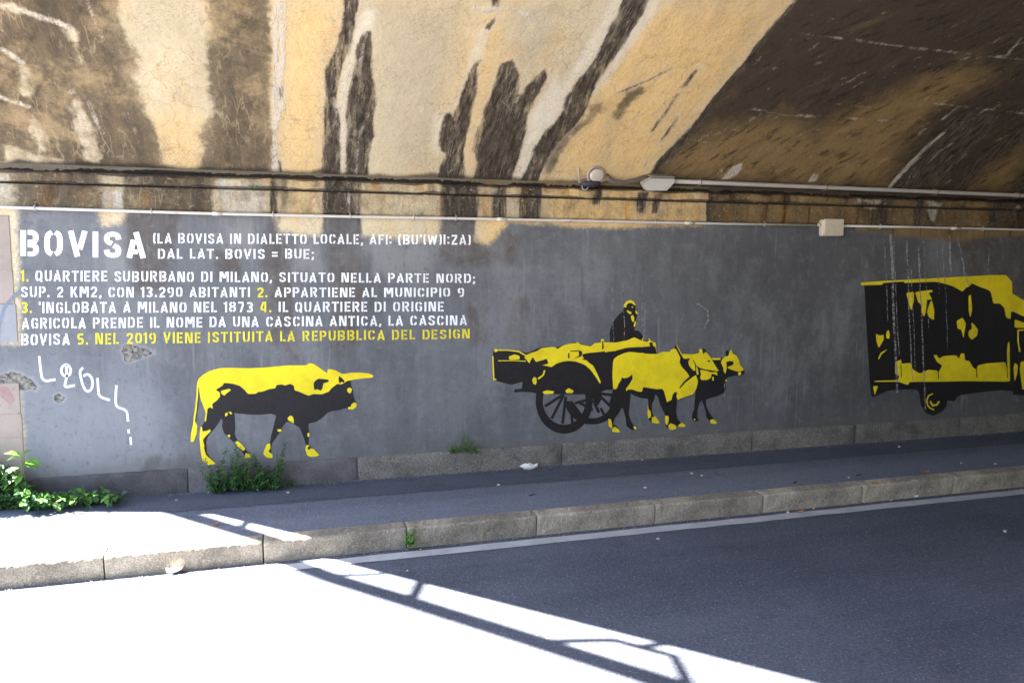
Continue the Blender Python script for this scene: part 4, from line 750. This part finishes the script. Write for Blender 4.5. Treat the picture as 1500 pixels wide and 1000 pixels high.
tag(MB().box((-1.5, yo-.6, -.1), (xo-.02, yo-.02, 6.2)).build('sky_block_wall', M['masonry']), 'added unseen wall behind the camera, keeping low sky light off the tunnel', 'wall')  # added out of view to block sky light from behind the camera
_c = [(.26,.92),(.15,.86),(.1,.7),(.1,.3),(.15,.14),(.26,.08)]; _st = [(.1,0),(.1,1)]
def mir(p, w): return [(w-x, y) for x, y in p]
GL = {
'A': (.64, [[(.09,.0),(.235,.70)], [(.23,.24),(.37,.24)], [(.31,1.0),(.55,.0)]]),
'B': (.62, [_st, [(.245,.92),(.42,.92),(.51,.82),(.51,.64),(.44,.545),(.245,.54)], [(.245,.43),(.44,.43),(.52,.34),(.52,.18),(.43,.08),(.245,.08)]]),
'C': (.60, [_c, [(.36,.92),(.46,.86),(.5,.68)], [(.36,.08),(.46,.14),(.5,.32)]]),
'D': (.62, [_st, [(.245,.92),(.42,.91),(.52,.76),(.52,.24),(.42,.09),(.245,.08)]]),
'E': (.52, [_st, [(.235,.91),(.5,.91)], [(.235,.5),(.44,.5)], [(.235,.09),(.5,.09)]]),
'F': (.50, [_st, [(.235,.91),(.48,.91)], [(.235,.5),(.42,.5)]]),
'G': (.62, [_c, [(.36,.92),(.47,.86),(.51,.7)], [(.36,.08),(.5,.12),(.52,.46),(.36,.46)]]),
'I': (.20, [_st]), 'K': (.62, [_st, [(.25,.5),(.48,1.0)], [(.30,.5),(.54,0)]]),
'L': (.48, [_st, [(.235,.09),(.47,.09)]]),
'M': (.80, [_st, [(.22,.98),(.38,.35)], [(.44,.35),(.58,.98)], [(.70,0),(.70,1)]]),
'N': (.66, [_st, [(.21,.98),(.45,.02)], [(.56,0),(.56,1)]]),
'O': (.62, [_c, mir(_c,.62)]), 'P': (.58, [_st, [(.245,.92),(.40,.92),(.49,.82),(.49,.58),(.40,.48),(.245,.48)]]),
'Q': (.62, [_c, mir(_c,.62), [(.36,.28),(.56,-.04)]]),
'R': (.62, [_st, [(.245,.92),(.42,.92),(.50,.82),(.50,.62),(.42,.52),(.245,.52)], [(.32,.44),(.53,0)]]),
'S': (.60, [[(.5,.70),(.46,.87),(.30,.92),(.14,.87),(.1,.72),(.16,.60),(.28,.54)], [(.33,.47),(.46,.40),(.5,.27),(.46,.12),(.30,.08),(.14,.13),(.1,.30)]]),
'T': (.58, [[(.29,0),(.29,1)], [(.0,.91),(.17,.91)], [(.41,.91),(.58,.91)]]),
'U': (.62, [[(.1,1),(.1,.3),(.15,.14),(.26,.08)], mir([(.1,1),(.1,.3),(.15,.14),(.26,.08)],.62)]),
'V': (.62, [[(.08,1),(.30,0)], [(.37,.28),(.54,1)]]), 'W': (.86, [[(.08,1),(.24,0)], [(.30,.2),(.42,.9)], [(.48,.9),(.62,0)], [(.66,.2),(.78,1)]]),
'Z': (.58, [[(.04,.91),(.54,.91)], [(.48,.80),(.12,.20)], [(.04,.09),(.56,.09)]]),
'0': (.58, [_c, mir(_c,.58)]), '1': (.30, [[(.2,0),(.2,1)], [(.0,.80),(.09,.86)]]),
'2': (.58, [[(.09,.70),(.14,.87),(.29,.92),(.44,.87),(.49,.70),(.42,.50),(.14,.20)], [(.06,.08),(.54,.08)]]),
'3': (.58, [[(.08,.86),(.29,.92),(.46,.85),(.48,.68),(.42,.57),(.24,.54)], [(.24,.43),(.44,.42),(.49,.28),(.45,.12),(.29,.08),(.08,.14)]]),
'4': (.62, [[(.44,0),(.44,1)], [(.30,.98),(.08,.34)], [(.04,.24),(.32,.24)]]),
'5': (.58, [[(.50,.91),(.13,.91),(.11,.58)], [(.12,.50),(.40,.54),(.49,.38),(.46,.15),(.29,.08),(.08,.12)]]),
'7': (.54, [[(.03,.91),(.47,.91),(.22,0)]]), '8': (.60, [[(.26,.92),(.12,.84),(.12,.62),(.26,.53),(.1,.42),(.1,.16),(.26,.08)], mir([(.26,.92),(.12,.84),(.12,.62),(.26,.53),(.1,.42),(.1,.16),(.26,.08)],.60)]),
'9': (.58, [[(.25,.92),(.12,.84),(.1,.66),(.14,.50),(.27,.44)], [(.33,.92),(.46,.86),(.48,.70),(.48,.30),(.42,.10),(.20,.08)]]),
'.': (.20, [[(.1,0),(.1,.2)]]), ',': (.20, [[(.12,.2),(.12,.06),(.05,-.12)]]), ':': (.20, [[(.1,.1),(.1,.3)], [(.1,.62),(.1,.82)]]),
';': (.20, [[(.12,.2),(.12,.06),(.05,-.12)], [(.1,.5),(.1,.7)]]), "'": (.14, [[(.07,.72),(.07,1)]]),
'(': (.26, [[(.2,1.0),(.1,.85),(.1,.15),(.2,.0)]]), ')': (.26, [[(.06,1.0),(.16,.85),(.16,.15),(.06,.0)]]),
'[': (.26, [[(.24,.95),(.1,.95),(.1,.02),(.24,.02)]]), '=': (.46, [[(.0,.62),(.46,.62)], [(.0,.3),(.46,.3)]]), ' ': (.30, [])}
def text_line(name, s, tl, tr, bl, br, pen, gap, ycol=(), label=None):
    """s is laid into the four photo corners measured on the wall; characters whose index is in ycol are yellow"""
    W_ = sum(GL[c][0] for c in s)+gap*(len(s)-1); mb = MB(); x = 0.0
    def cv(p, y):
        u, v = p[0]/W_, p[1]
        X = (bl[0]*(1-u)+br[0]*u)*(1-v)+(tl[0]*(1-u)+tr[0]*u)*v; Y = (bl[1]*(1-u)+br[1]*u)*(1-v)+(tl[1]*(1-u)+tr[1]*u)*v
        return on_wall((X, Y), y)
    for i, ch in enumerate(s):
        dy = random.uniform(-.02, .02); dx = random.uniform(-.015, .015)
        for st in GL[ch][1]:
            q = [(x+a+dx, b+dy) for a, b in st]
            if len(q) > 2: q = [q[0]]+[(a[0]*k+b[0]*(1-k), a[1]*k+b[1]*(1-k)) for a, b in zip(q[:-1], q[1:]) for k in (.78, .22)]+[q[-1]]
            add_stroke(mb, q, pen, Y1, 1 if i in ycol else 0, cv)
        x += GL[ch][0]+gap
    o = mb.build(name, [M['white'], M['ystencil']], wall)
    if label: o['label'] = label
    return o
text_line('stencil_title', 'BOVISA', (30,337), (214.5,339.5), (30,374.5), (214.5,377.5), .185, .16, (), 'large white stencilled title reading BOVISA')
TL = [("(LA BOVISA IN DIALETTO LOCALE, AFI: [BU'(W)I:ZA)", (224,341.5),(690,344),(224,356.5),(690,358.5), ''),
 ('DAL LAT. BOVIS = BUE;', (231,364.5),(460,364.5),(231,379),(460,379), ''),
 ('1. QUARTIERE SUBURBANO DI MILANO, SITUATO NELLA PARTE NORD;', (30.7,395.7),(696,401),(30.7,412),(696,414.3), '1.'),
 ('SUP. 2 KM2, CON 13.290 ABITANTI 2. APPARTIENE AL MUNICIPIO 9', (30.7,419.6),(680,421.5),(30.7,435.5),(680,434.8), '2. A'),
 ("3. 'INGLOBATA A MILANO NEL 1873 4. IL QUARTIERE DI ORIGINE", (30.7,442),(650.6,441.8),(30.7,458.5),(650.6,456), '3.4.'),
 ('AGRICOLA PRENDE IL NOME DA UNA CASCINA ANTICA, LA CASCINA', (32,465.6),(684,461.5),(32,481.5),(684,476), ''),
 ('BOVISA 5. NEL 2019 VIENE ISTITUITA LA REPUBBLICA DEL DESIGN', (31,489),(688.5,481.8),(31,506),(688.5,495.6), 'END')]
for s, tl, tr, bl, br, yc in TL:
    yi = ()
    if yc == '1.': yi = (0, 1)
    elif yc == '2. A': k = s.index('2. A'); yi = (k, k+1)
    elif yc == '3.4.': k = s.index('4.'); yi = (0, 1, k, k+1)
    elif yc == 'END': yi = range(s.index('5.'), len(s))
    text_line('stencil_text', s, tl, tr, bl, br, .16, .14, yi, 'stencilled line of capitals reading '+s)
def pw(p, off): return Vector(on_wall(p, YW-off))
# lower white conduit under the cornice ----------------------------
t = thing('conduit_pipe', pw((0, 303), .03), 'long thin white conduit running under the cornice along the whole wall', 'conduit')
pp = [(-60, 302), (0, 303.5), (160, 308.5), (330, 313.5), (520, 317.5), (700, 320.5), (860, 323.8), (1040, 327.5), (1195, 330)]
MB().tube([pw(p, .035) for p in pp], .0125, 10).build('pipe', M['conduit'], t, True)
MB().tube([pw(p, .035) for p in ((1229, 330.8), (1350, 333), (1500, 336.5), (1700, 341), (2000, 348))], .0125, 10).build('pipe', M['conduit'], t, True)
for x in (318, 735, 1010, 1400):
    y = np.interp(x, [0, 330, 700, 1040, 1500], [303.5, 313.5, 320.5, 327.5, 336.5]); a = pw((x-7, y-.2), .035); b = pw((x+7, y+.2), .035)
    MB().tube([a, b], .0165, 10).build('coupling', M['conduit'], t, True)
for x in (51, 222, 400, 513, 606, 668, 835, 960, 1120, 1290, 1440):
    y = np.interp(x, [0, 330, 700, 1040, 1500], [303.5, 313.5, 320.5, 327.5, 336.5]); c = pw((x, y), .035)
    MB().tube([c+Vector((0, .035, .035)), c+Vector((0, -.008, .022)), c+Vector((0, -.017, .0)), c+Vector((0, -.006, -.016)), c+Vector((0, .03, -.018))], .005, 6).build('clip', M['conduit_d'], t, True)
# beige junction box on it -----------------------------------------
a = pw((1198, 346), .0); b = pw((1228, 322.5), .0)
t = thing('junction_box', (a+b)/2, 'small beige square junction box in the thin white conduit', 'junction box')
MB().box((a.x, YW-.07, a.z), (b.x, YW-.004, b.z), 0, .012).build('body', M['box_b'], t)
MB().box((a.x+.012, YW-.085, a.z+.004), (b.x+.006, YW-.071, b.z+.006), 0, .006).build('lid', M['box_b'], t)
MB().tube([(a.x-.03, YW-.035, (a.z+b.z)/2+.03), (a.x+.002, YW-.035, (a.z+b.z)/2+.03)], .018, 10).build('gland', M['box_b'], t, True)
# upper grey conduit ------------------------------------------------
def uc(x): return Vector(on_wall((x, np.interp(x, [985, 1500, 2200], [265.5, 286.5, 315])), YW-.10))
t = thing('conduit_pipe', uc(1240), 'thicker grey conduit above the cornice leading right from the large grey box', 'conduit')
MB().tube([uc(x) for x in (984, 1060, 1180, 1300, 1400, 1500, 1700, 2000, 2200)], .021, 12).build('pipe', M['conduit_d'], t, True)
for x in (1026, 1210, 1372, 1492):
    c = uc(x); MB().tube([c+Vector((0, .12, .04)), c+Vector((0, -.005, .025)), c+Vector((0, -.026, 0)), c+Vector((0, -.005, -.025)), c+Vector((0, .08, -.03))], .006, 6).build('clip', M['clip'], t, True)
# large grey faceted box --------------------------------------------
import bmesh
c = Vector(on_wall((967, 266), YW-.10))
t = thing('junction_box', c, 'large grey faceted cable box above the cornice between lamp and grey conduit', 'junction box')
def hull(pts, name, mat, par):
    bm = bmesh.new(); [bm.verts.new(p) for p in pts]; bmesh.ops.convex_hull(bm, input=bm.verts)
    bmesh.ops.dissolve_limit(bm, angle_limit=.05, verts=bm.verts, edges=bm.edges)
    bmesh.ops.bevel(bm, geom=list(bm.edges), offset=.004, segments=2, affect='EDGES', profile=.6); bm.verts.index_update()
    mb = MB().add([v.co for v in bm.verts], [[v.index for v in f.verts] for f in bm.faces]); bm.free(); return mb.build(name, mat, par)
yf, yr = YW-.19, YW-.02
fr = [Vector(on_wall(p, yf)) for p in ((955.5, 261.5), (988.5, 262), (988, 268), (977, 279.5), (948, 279.5), (943, 270))]
bk = [p+Vector((.004, .10, .03)) for p in fr]
hull(fr+bk, 'body', M['box_g'], t)
lidf = [Vector(on_wall(p, yf+.006)) for p in ((953.5, 257.8), (989, 258.4), (989, 261), (953.5, 260.6))]
hull(lidf+[p+Vector((.0, .13, .055)) for p in lidf], 'lid', M['lid'], t)
# broken bulkhead lamp ----------------------------------------------
yl = YW-.13; c = Vector(on_wall((873, 257), yl)); u = .0063   # metres per photo pixel here
t = thing('bulkhead_lamp', c, 'broken round bulkhead lamp hanging askew on its square bracket above the cornice', 'lamp')
ax = Vector((.05, -.93, -.36)).normalized(); sx = Vector((1, .05, 0)).normalized(); sy = ax.cross(sx).normalized()
if sy.z < 0: sy = -sy
def disc(z0, prof, name, mat, off=(0, 0), ex=1.0):
    cc = c+sx*off[0]+sy*off[1]; n = 28; vs = []; fs = []
    for d_, r in prof: vs += [cc+ax*(z0+d_)+sx*(r*ex*math.cos(2*math.pi*k/n))+sy*(r*math.sin(2*math.pi*k/n)) for k in range(n)]
    for j in range(len(prof)-1): fs += [(j*n+k, j*n+(k+1) % n, (j+1)*n+(k+1) % n, (j+1)*n+k) for k in range(n)]
    fs += [tuple(range(n))[::-1], tuple((len(prof)-1)*n+k for k in range(n))]
    return MB().add(vs, fs).build(name, mat, t, True)
disc(-.06, [(0, .070), (.03, .088), (.05, .094), (.062, .092), (.066, .074), (.058, .070)], 'housing', M['alu'])
disc(.0, [(-.004, .060), (.006, .060), (.013, .050), (.017, .032), (.018, .012)], 'lens', M['lens'], (.010, .000), 1.25)
mb = MB(); q = [c+sx*a*u+sy*b*u for a, b in ((-27, 12.5), (-10, 12.5), (-10, -8), (-24, -12), (-27, 8))]
mb.tube([q[0]-ax*.03, q[4]-ax*.03, q[3]-ax*.02, q[2]-ax*.01], .011, 8); mb.build('bracket', M['alu'], t, True)
mb = MB(); a = c+sx*(-26)*u+sy*11*u-ax*.03; MB().tube([a, a+sx*17*u], .011, 6).build('mounting_plate', M['dark'], t)
a = c+sx*(-21)*u-sy*13.5*u; b = c+sx*9*u-sy*11.5*u
MB().tube([a-ax*.02, a+sx*.03-ax*.005, b-sx*.05, b], [.018, .030, .030, .018], 10).build('base', M['navy'], t, True)
a = c+sx*(-20)*u-sy*16*u; MB().tube([a, a-sy*.03+sx*.01, a-sy*.042+sx*.035, a-sy*.035+sx*.055, a-sy*.01+sx*.07], .0035, 6).build('wire_loop', M['conduit'], t, True)
a = c+sx*9*u+sy*18*u-ax*.05; MB().tube([a-ax*.04, a+ax*.02], .016, 8).build('knob', M['dark'], t, True)
for k, (dy_, lab) in enumerate(((0, 'upper brown cable sagging from the lamp to the large grey box'), (3.4, 'lower brown cable sagging from the lamp to the large grey box'))):
    pts = [(889, 255+dy_*.3), (893, 259.5+dy_), (902, 264+dy_), (915, 265.5+dy_*1.1), (930, 262.5+dy_), (944, 257.5+dy_), (953, 256.5+dy_)]
    tag(MB().tube([on_wall(p, YW-.10-.012*k) for p in pts], .010, 8).build('cable', M['cable'], None, True), lab, 'cable', 'cables between lamp and box')
# pipe on brackets outside the portal, seen only by its shadow ------
ZB = 5.0
def up(p, zg=0.0, z=ZB):
    g = on_ground(p, zg); h = z-zg; return Vector((g[0]-SA*h, g[1]+SB*h, z))
t = thing('overhead_pipe', up((700, 905)), 'large steel pipe carried on bent brackets outside the portal, casting its shadow', 'pipe')
main = [up((250, 747), ZS), up((340, 774), ZS), up((395, 790), ZS), up((486, 846)), up((596, 879.5)), up((760, 931)), up((955, 993)), up((1300, 1104)), up((2000, 1325))]
MB().tube(main, .066, 12).build('pipe', M['steel'], t, True)
def low(v, dz): return v+Vector((SA*dz, -SB*dz, -dz))
for pts, r in (([(487, 842), (535, 841.5), (575, 838), (590, 830)], .02), ([(603, 880), (616, 853), (622, 840)], .032), ([(800, 939), (860, 937.5), (900, 936.8), (937, 947), (987, 960), (1004, 992), (1014, 1012)], .028), ([(937, 947), (973, 942), (1010, 935)], .028)):
    MB().tube([up(p) for p in pts], r, 8).build('bracket', M['steel'], t, True)
MB().tube([up(p, ZS) for p in ((352, 777), (358, 769), (362, 762))], .03, 8).build('bracket', M['steel'], t, True)
# litter --------------------------------------------------------------
def crumple(p, z, rx, ry, rz, name, label, cat, mat, seed, group=None):
    r = random.Random(seed); g = on_ground(p, z+.004); vs = []; fs = []; n, m_ = 11, 6
    for j in range(m_+1):
        for i in range(n):
            a = 2*math.pi*i/n; e = math.pi*j/m_; k = 1+r.uniform(-.32, .32)
            vs.append((g[0]+rx*k*math.sin(e)*math.cos(a), g[1]+ry*k*math.sin(e)*math.sin(a), g[2]+rz*(1-math.cos(e))*k*.5+(r.uniform(0, .3)*rz if j > 1 else 0)))
    for j in range(m_):
        for i in range(n): fs.append((j*n+i, j*n+(i+1) % n, (j+1)*n+(i+1) % n, (j+1)*n+i))
    return tag(MB().add(vs, fs).build(name, mat), label, cat, group)
crumple((775, 687), ZS, .085, .03, .045, 'crumpled_paper', 'crumpled white paper on the pavement at the foot of the wall below the cart', 'paper', M['paper'], 3)
def leafy(p, z, ln, wd, rot, curl, name, label, cat, mat, group=None):
    g = on_ground(p, z+.003); vs = []; fs = []; n = 7; cs, sn = math.cos(rot), math.sin(rot)
    for i in range(n):
        u_ = i/(n-1); w_ = wd*math.sin(math.pi*min(.97, max(.03, u_)))**.8*(1+.25*math.sin(i*2.4))
        for s_ in (-1, 0, 1):
            x, y = ln*(u_-.5), s_*w_/2
            vs.append((g[0]+x*cs-y*sn, g[1]+x*sn+y*cs, g[2]+curl*(abs(s_)*.6+(u_-.5)**2*2)+.001*i % 2))
    for i in range(n-1):
        for s_ in (0, 1): fs.append((i*3+s_, i*3+s_+1, i*3+s_+4, i*3+s_+3))
    k = len(vs); vs += [(a, b, c_-.0015) for a, b, c_ in vs]; fs += [tuple(k+q for q in f[::-1]) for f in list(fs)]
    return tag(MB().add(vs, fs).build(name, mat), label, cat, group)
leafy((258, 838), 0, .14, .085, .7, .05, 'paper_scrap', 'pale paper scrap curled up in the sunlit gutter by the kerb', 'paper', M['paper'])
leafy((1357, 692), ZS, .07, .04, .2, .012, 'dry_leaf', 'orange dry leaf on the pavement near the right side', 'leaf', M['dry'])
leafy((1282, 707), ZS, .06, .03, -.3, .01, 'dry_leaf', 'reddish dry leaf on the pavement edge behind the kerb', 'leaf', M['dry'])
leafy((1172, 750), 0, .09, .03, .1, .01, 'dry_leaf', 'brown dry leaf in the gutter below the painted van', 'leaf', M['dry'])
leafy((1342, 728), 0, .05, .03, .5, .016, 'paper_scrap', 'small pale scrap in the gutter near the right side', 'paper', M['paper'])
leafy((316, 769), ZS, .05, .03, .3, .015, 'dry_leaf', 'tan dry leaf at the shadow edge on the pavement', 'leaf', M['dry'])
leafy((1165, 707), ZS, .05, .03, .1, .01, 'dead_leaf', 'dark dead leaf on the shaded pavement below the van', 'leaf', M['dark'])
leafy((1258, 696), ZS, .06, .015, -.1, .008, 'dead_leaf', 'thin dark twig-like leaf on the pavement right of centre', 'leaf', M['dark'])
leafy((780, 725), ZS, .06, .018, .2, .006, 'dead_leaf', 'thin dark leaf on the pavement below the painted cart', 'leaf', M['dark'])
r_ = random.Random(11)
pb = [((258, 733), ZS), ((1013, 694), ZS), ((1028, 697), ZS), ((945, 715), ZS), ((1339, 704), ZS), ((1243, 700), ZS), ((1458, 680), ZS), ((1408, 679), ZS), ((1302, 707), ZS), ((1317, 655), ZS), ((1435, 637), ZS), ((730, 711), ZS), ((422, 722), ZS), ((826, 764), 0), ((964, 790), 0), ((597, 836), 0), ((1154, 751), 0), ((616, 805), 0), ((1305, 733), 0), ((1472, 779), 0), ((1192, 745), 0), ((1073, 762), 0), ((900, 675), ZS), ((941, 674), ZS)]
for p, z in pb:
    s_ = r_.uniform(.008, .016)
    crumple(p, z, s_, s_*.8, s_*.8, 'pebble', 'tiny pale pebble lying on the asphalt', 'pebble', M['pebble'], r_.randint(0, 999), 'pebbles strewn on the asphalt')
# fine dirt along the foot of the plinth and in the gutter
mb = MB()
for _ in range(1500):
    k = r_.random()
    if k < .6: x, y, z = r_.uniform(-1, 9), YW-.03-abs(r_.gauss(0, .035)), ZS+.005
    else: x, y, z = r_.uniform(-2, 9), YK-.005-abs(r_.gauss(0, .03)), .004
    s_ = r_.uniform(.002, .006); mb.add([(x-s_, y, z), (x, y-s_, z), (x+s_, y, z), (x, y+s_, z), (x, y, z+s_)], [(0, 1, 4), (1, 2, 4), (2, 3, 4), (3, 0, 4)])
tag(mb.build('grit', M['soil']), 'fine grit gathered along the foot of the wall and in the gutter', 'grit', kind='stuff')
def leaf(mb, p, dirv, size, wide=.45, mi=0, droop=.15, r=random):
    d = Vector(dirv).normalized(); up_ = Vector((r.uniform(-.5, .5), r.uniform(-.7, .2), 1)).normalized()
    s = d.cross(up_); s = s.normalized() if s.length > 1e-3 else Vector((1, 0, 0)); nn = s.cross(d).normalized(); p = Vector(p); w = size*wide/2
    v = [p, p+d*size*.3+s*w*.85+nn*w*.35, p+d*size*.3-s*w*.85+nn*w*.35, p+d*size*.62+s*w-nn*size*droop*.2+nn*w*.35, p+d*size*.62-s*w-nn*size*droop*.2+nn*w*.35, p+d*size-nn*size*droop, p+d*size*.32, p+d*size*.64-nn*size*droop*.3]
    mb.add(v, [(0, 6, 1), (0, 2, 6), (1, 6, 7, 3), (2, 4, 7, 6), (3, 7, 5), (4, 5, 7)], mi)
def rosette_stem(fol, stm, base, tip, nleaf, lsize, bend, r, mi=lambda r: 0, wide=.5, rad=.004):
    base, tip = Vector(base), Vector(tip); mid = (base+tip)/2+Vector(bend); pts = []
    for k in range(9):
        t = k/8; pts.append(base*(1-t)**2+mid*2*t*(1-t)+tip*t*t)
    stm.tube(pts, [rad*(1-.7*k/8) for k in range(9)], 5)
    for k in range(nleaf):
        t = (k+.6)/nleaf; i = min(7, int(t*8)); f = t*8-i; p = pts[i]*(1-f)+pts[i+1]*f; ax_ = (pts[i+1]-pts[i]).normalized()
        a = k*2.4+r.uniform(-.5, .5); e1 = ax_.orthogonal().normalized(); e2 = ax_.cross(e1)
        dv = (e1*math.cos(a)+e2*math.sin(a))*.9+ax_*r.uniform(.1, .7)+Vector((0, -.15, .15))
        leaf(fol, p, dv, lsize*r.uniform(.65, 1.2)*(1-.35*t), wide, mi(r), .18, r)
def plant(name, label, base, stems, lsize, mats, seed, wide=.5, mi=lambda r: 0, dens=70, group=None, rad=.004, cat='weed'):
    r = random.Random(seed); t = thing(name, base, label, cat, group); fol, stm = MB(), MB()
    for (b, tip, bend) in stems:
        L = (Vector(tip)-Vector(b)).length; rosette_stem(fol, stm, b, tip, max(5, int(L*dens)), lsize, bend, r, mi, wide, rad)
    fol.build('foliage', mats, t); stm.build('stem', M['stem'], t, True); return t
r = random.Random(5)
# bushy pellitory under the bull ---------------------------------------
def gw(px, off=.05): q = on_ground((px, np.interp(px, [295, 660], [718, 695])), ZS); return Vector((q[0], YW-off, ZS))
st = []
tips = [(x_+r.uniform(-6, 6), y_) for _k in range(34) for x_ in [r.uniform(305, 412)] for y_ in [r.uniform(np.interp(x_, [305, 330, 350, 372, 385, 395, 412], [698, 675, 662, 672, 692, 690, 684]), 716)]]
tips += [(300, 672), (292, 678), (310, 690), (345, 648), (352, 655), (338, 665), (365, 662), (372, 668), (330, 676), (325, 690), (318, 700), (307, 705), (350, 690), (360, 698), (340, 700), (322, 712), (372, 692), (378, 680), (380, 700), (392, 705), (400, 690), (408, 672), (416, 658), (420, 650), (415, 680), (405, 700), (412, 702), (395, 684), (386, 690), (362, 676), (335, 690), (345, 680), (356, 708), (370, 710), (384, 710), (330, 712), (344, 714), (312, 696), (402, 710), (372, 664), (333, 655), (352, 668), (346, 700), (366, 704)]
for x, y in tips:
    bx = min(408, max(318, x+r.uniform(-18, 22) if x < 385 else x-r.uniform(4, 30))); off = r.uniform(.07, .22); q = on_wall((x, y), YW-off); q[2] = max(q[2], ZS+.02)
    st.append((gw(bx, r.uniform(.03, .10)), Vector(q), (r.uniform(-.03, .03), -.03, .03)))
plant('weed_bush', 'leafy green weed bush at the foot of the wall under the painted bull', gw(355), st, .040, [M['leaf_d'], M['leaf']], 21, .55, lambda r: int(r.random() < .6), 110)
# small weed left of centre ---------------------------------------------
st = []
for x, y in ((661, 652), (664, 657), (670, 655), (658, 658), (667, 648), (680, 632), (681, 640), (684, 650), (690, 655), (693, 648), (698, 656), (688, 645), (676, 656), (702, 660), (672, 660)):
    q = on_wall((x, y), YW-r.uniform(.04, .08)); b = on_wall((min(698, max(662, x+r.uniform(-5, 5))), 663), YW-.025); st.append((Vector(b), Vector(q), (0, -.02, .01)))
plant('wall_weed', 'small bright weed tuft growing from the plinth ledge left of the cart', on_wall((680, 664), YW-.03), st, .030, [M['leaf'], M['leaf_l']], 22, .6, lambda r: int(r.random() < .5), 130)
# tiny sprig right of the bush
q = gw(425); plant('weed_sprig', 'tiny green sprig just right of the weed bush', q, [(q, q+Vector((dx, -.03, dz)), (0, 0, .01)) for dx, dz in ((-.03, .05), (.02, .07), (.05, .04), (-.01, .08))], .026, [M['leaf_d'], M['leaf']], 23, .6, lambda r: int(r.random() < .5), 120)
# weed in the kerb joint -------------------------------------------------
b = Vector((on_ground((598, 800))[0], YK-.012, .015)); st = []
for dx, dy, dz in ((-.02, -.04, .10), (.03, -.03, .14), (.0, -.05, .05), (-.035, -.03, .06), (.02, -.05, .08), (.045, -.02, .16), (-.01, -.03, .13), (.01, -.06, .03)): st.append((b, b+Vector((dx, dy, dz)), (0, -.02, .02)))
plant('kerb_weed', 'bright green weed growing from the joint between two kerb stones', b, st, .05, [M['leaf'], M['leaf_l']], 24, .42, lambda r: int(r.random() < .65), 60)
# weeds on the cornice ------------------------------------------------
b = Vector(on_wall((371, 276), YW-.07)); plant('cornice_moss', 'small green tuft growing on the cornice above the text', b, [(b, b+Vector((dx, -.02, dz)), (0, 0, 0)) for dx, dz in ((-.03, .02), (.0, .035), (.03, .02), (.045, .01), (-.05, .0))], .022, [M['leaf'], M['leaf_d']], 25, .6, lambda r: int(r.random() < .5), 140)
# dense ivy-like growth at the left corner -------------------------------
def cl(px, py, off): return Vector(on_wall((px, py), YW-off))
st = []
for _ in range(150):
    x = r.uniform(-70, 50); top = np.interp(x, [-70, 0, 20, 32, 50], [655, 674, 684, 698, 712]); y = r.uniform(top, 738); off = r.uniform(.08, .24)
    q = cl(x, y, off); b = Vector((q.x+r.uniform(-.1, .1), YW-r.uniform(.03, .12), ZS)); st.append((b, q, (r.uniform(-.04, .04), -.03, .05)))
plant('corner_shrub', 'dense dark shrub filling the corner at the left side of the wall', (-2.15, YW-.15, ZS), st, .055, [M['leaf_d'], M['leaf'], M['leaf_l']], 31, .6, lambda r: 0 if r.random() < .55 else (1 if r.random() < .75 else 2), 75)
st = []
for _ in range(80):
    x = r.uniform(35, 168); top = np.interp(x, [35, 60, 85, 105, 122, 140, 155, 168], [708, 722, 716, 722, 704, 720, 710, 718]); y = top+(738-top)*r.random()**1.4; off = r.uniform(.08, .38)
    q = cl(x, y, off*.6); q.y = YW-off; q.z = max(ZS+.02, q.z); b = Vector((q.x+r.uniform(-.15, .05), YW-r.uniform(.04, .14), ZS)); st.append((b, q, (r.uniform(-.05, .05), -.05, .06)))
plant('creeping_weed', 'low broad-leaved weed creeping right along the wall foot onto the sunlit pavement', (-1.75, YW-.15, ZS), st, .072, [M['leaf'], M['leaf_l'], M['leaf_d']], 32, .75, lambda r: 2 if r.random() < .4 else (0 if r.random() < .6 else 1), 26)
# tall sapling -----------------------------------------------------------
t = thing('sapling', cl(33, 735, .16), 'tall thin sapling with large light green leaves rising from the corner shrub', 'plant'); t.location.z = ZS; WLOC[t] = Vector(t.location)
pts = [cl(34, 738, .16), cl(33, 715, .17), cl(33, 692, .18), cl(32, 668, .19)]
MB().tube(pts, [.006, .005, .004, .003], 6).build('stem', M['stem'], t, True); fol = MB(); rr = random.Random(9)
for (p, dv, s_) in ((cl(32, 668, .19), (-.6, -.2, .35), .12), (cl(32, 669, .19), (-1, -.3, .1), .10), (cl(33, 676, .18), (1, -.35, .0), .15), (cl(33, 678, .18), (.9, -.5, -.15), .12), (cl(33, 683, .18), (-1, -.4, -.35), .17), (cl(33, 697, .18), (-.9, -.4, -.4), .16), (cl(33, 694, .18), (-.3, -.6, -.5), .10), (cl(33, 704, .17), (.4, -.5, -.5), .09), (cl(32, 668, .19), (.5, .1, .5), .08), (cl(33, 708, .17), (-.8, -.5, -.1), .13)):
    leaf(fol, p, dv, s_, .5, 0, .25, rr)
fol.build('foliage', M['leaf_l'], t)
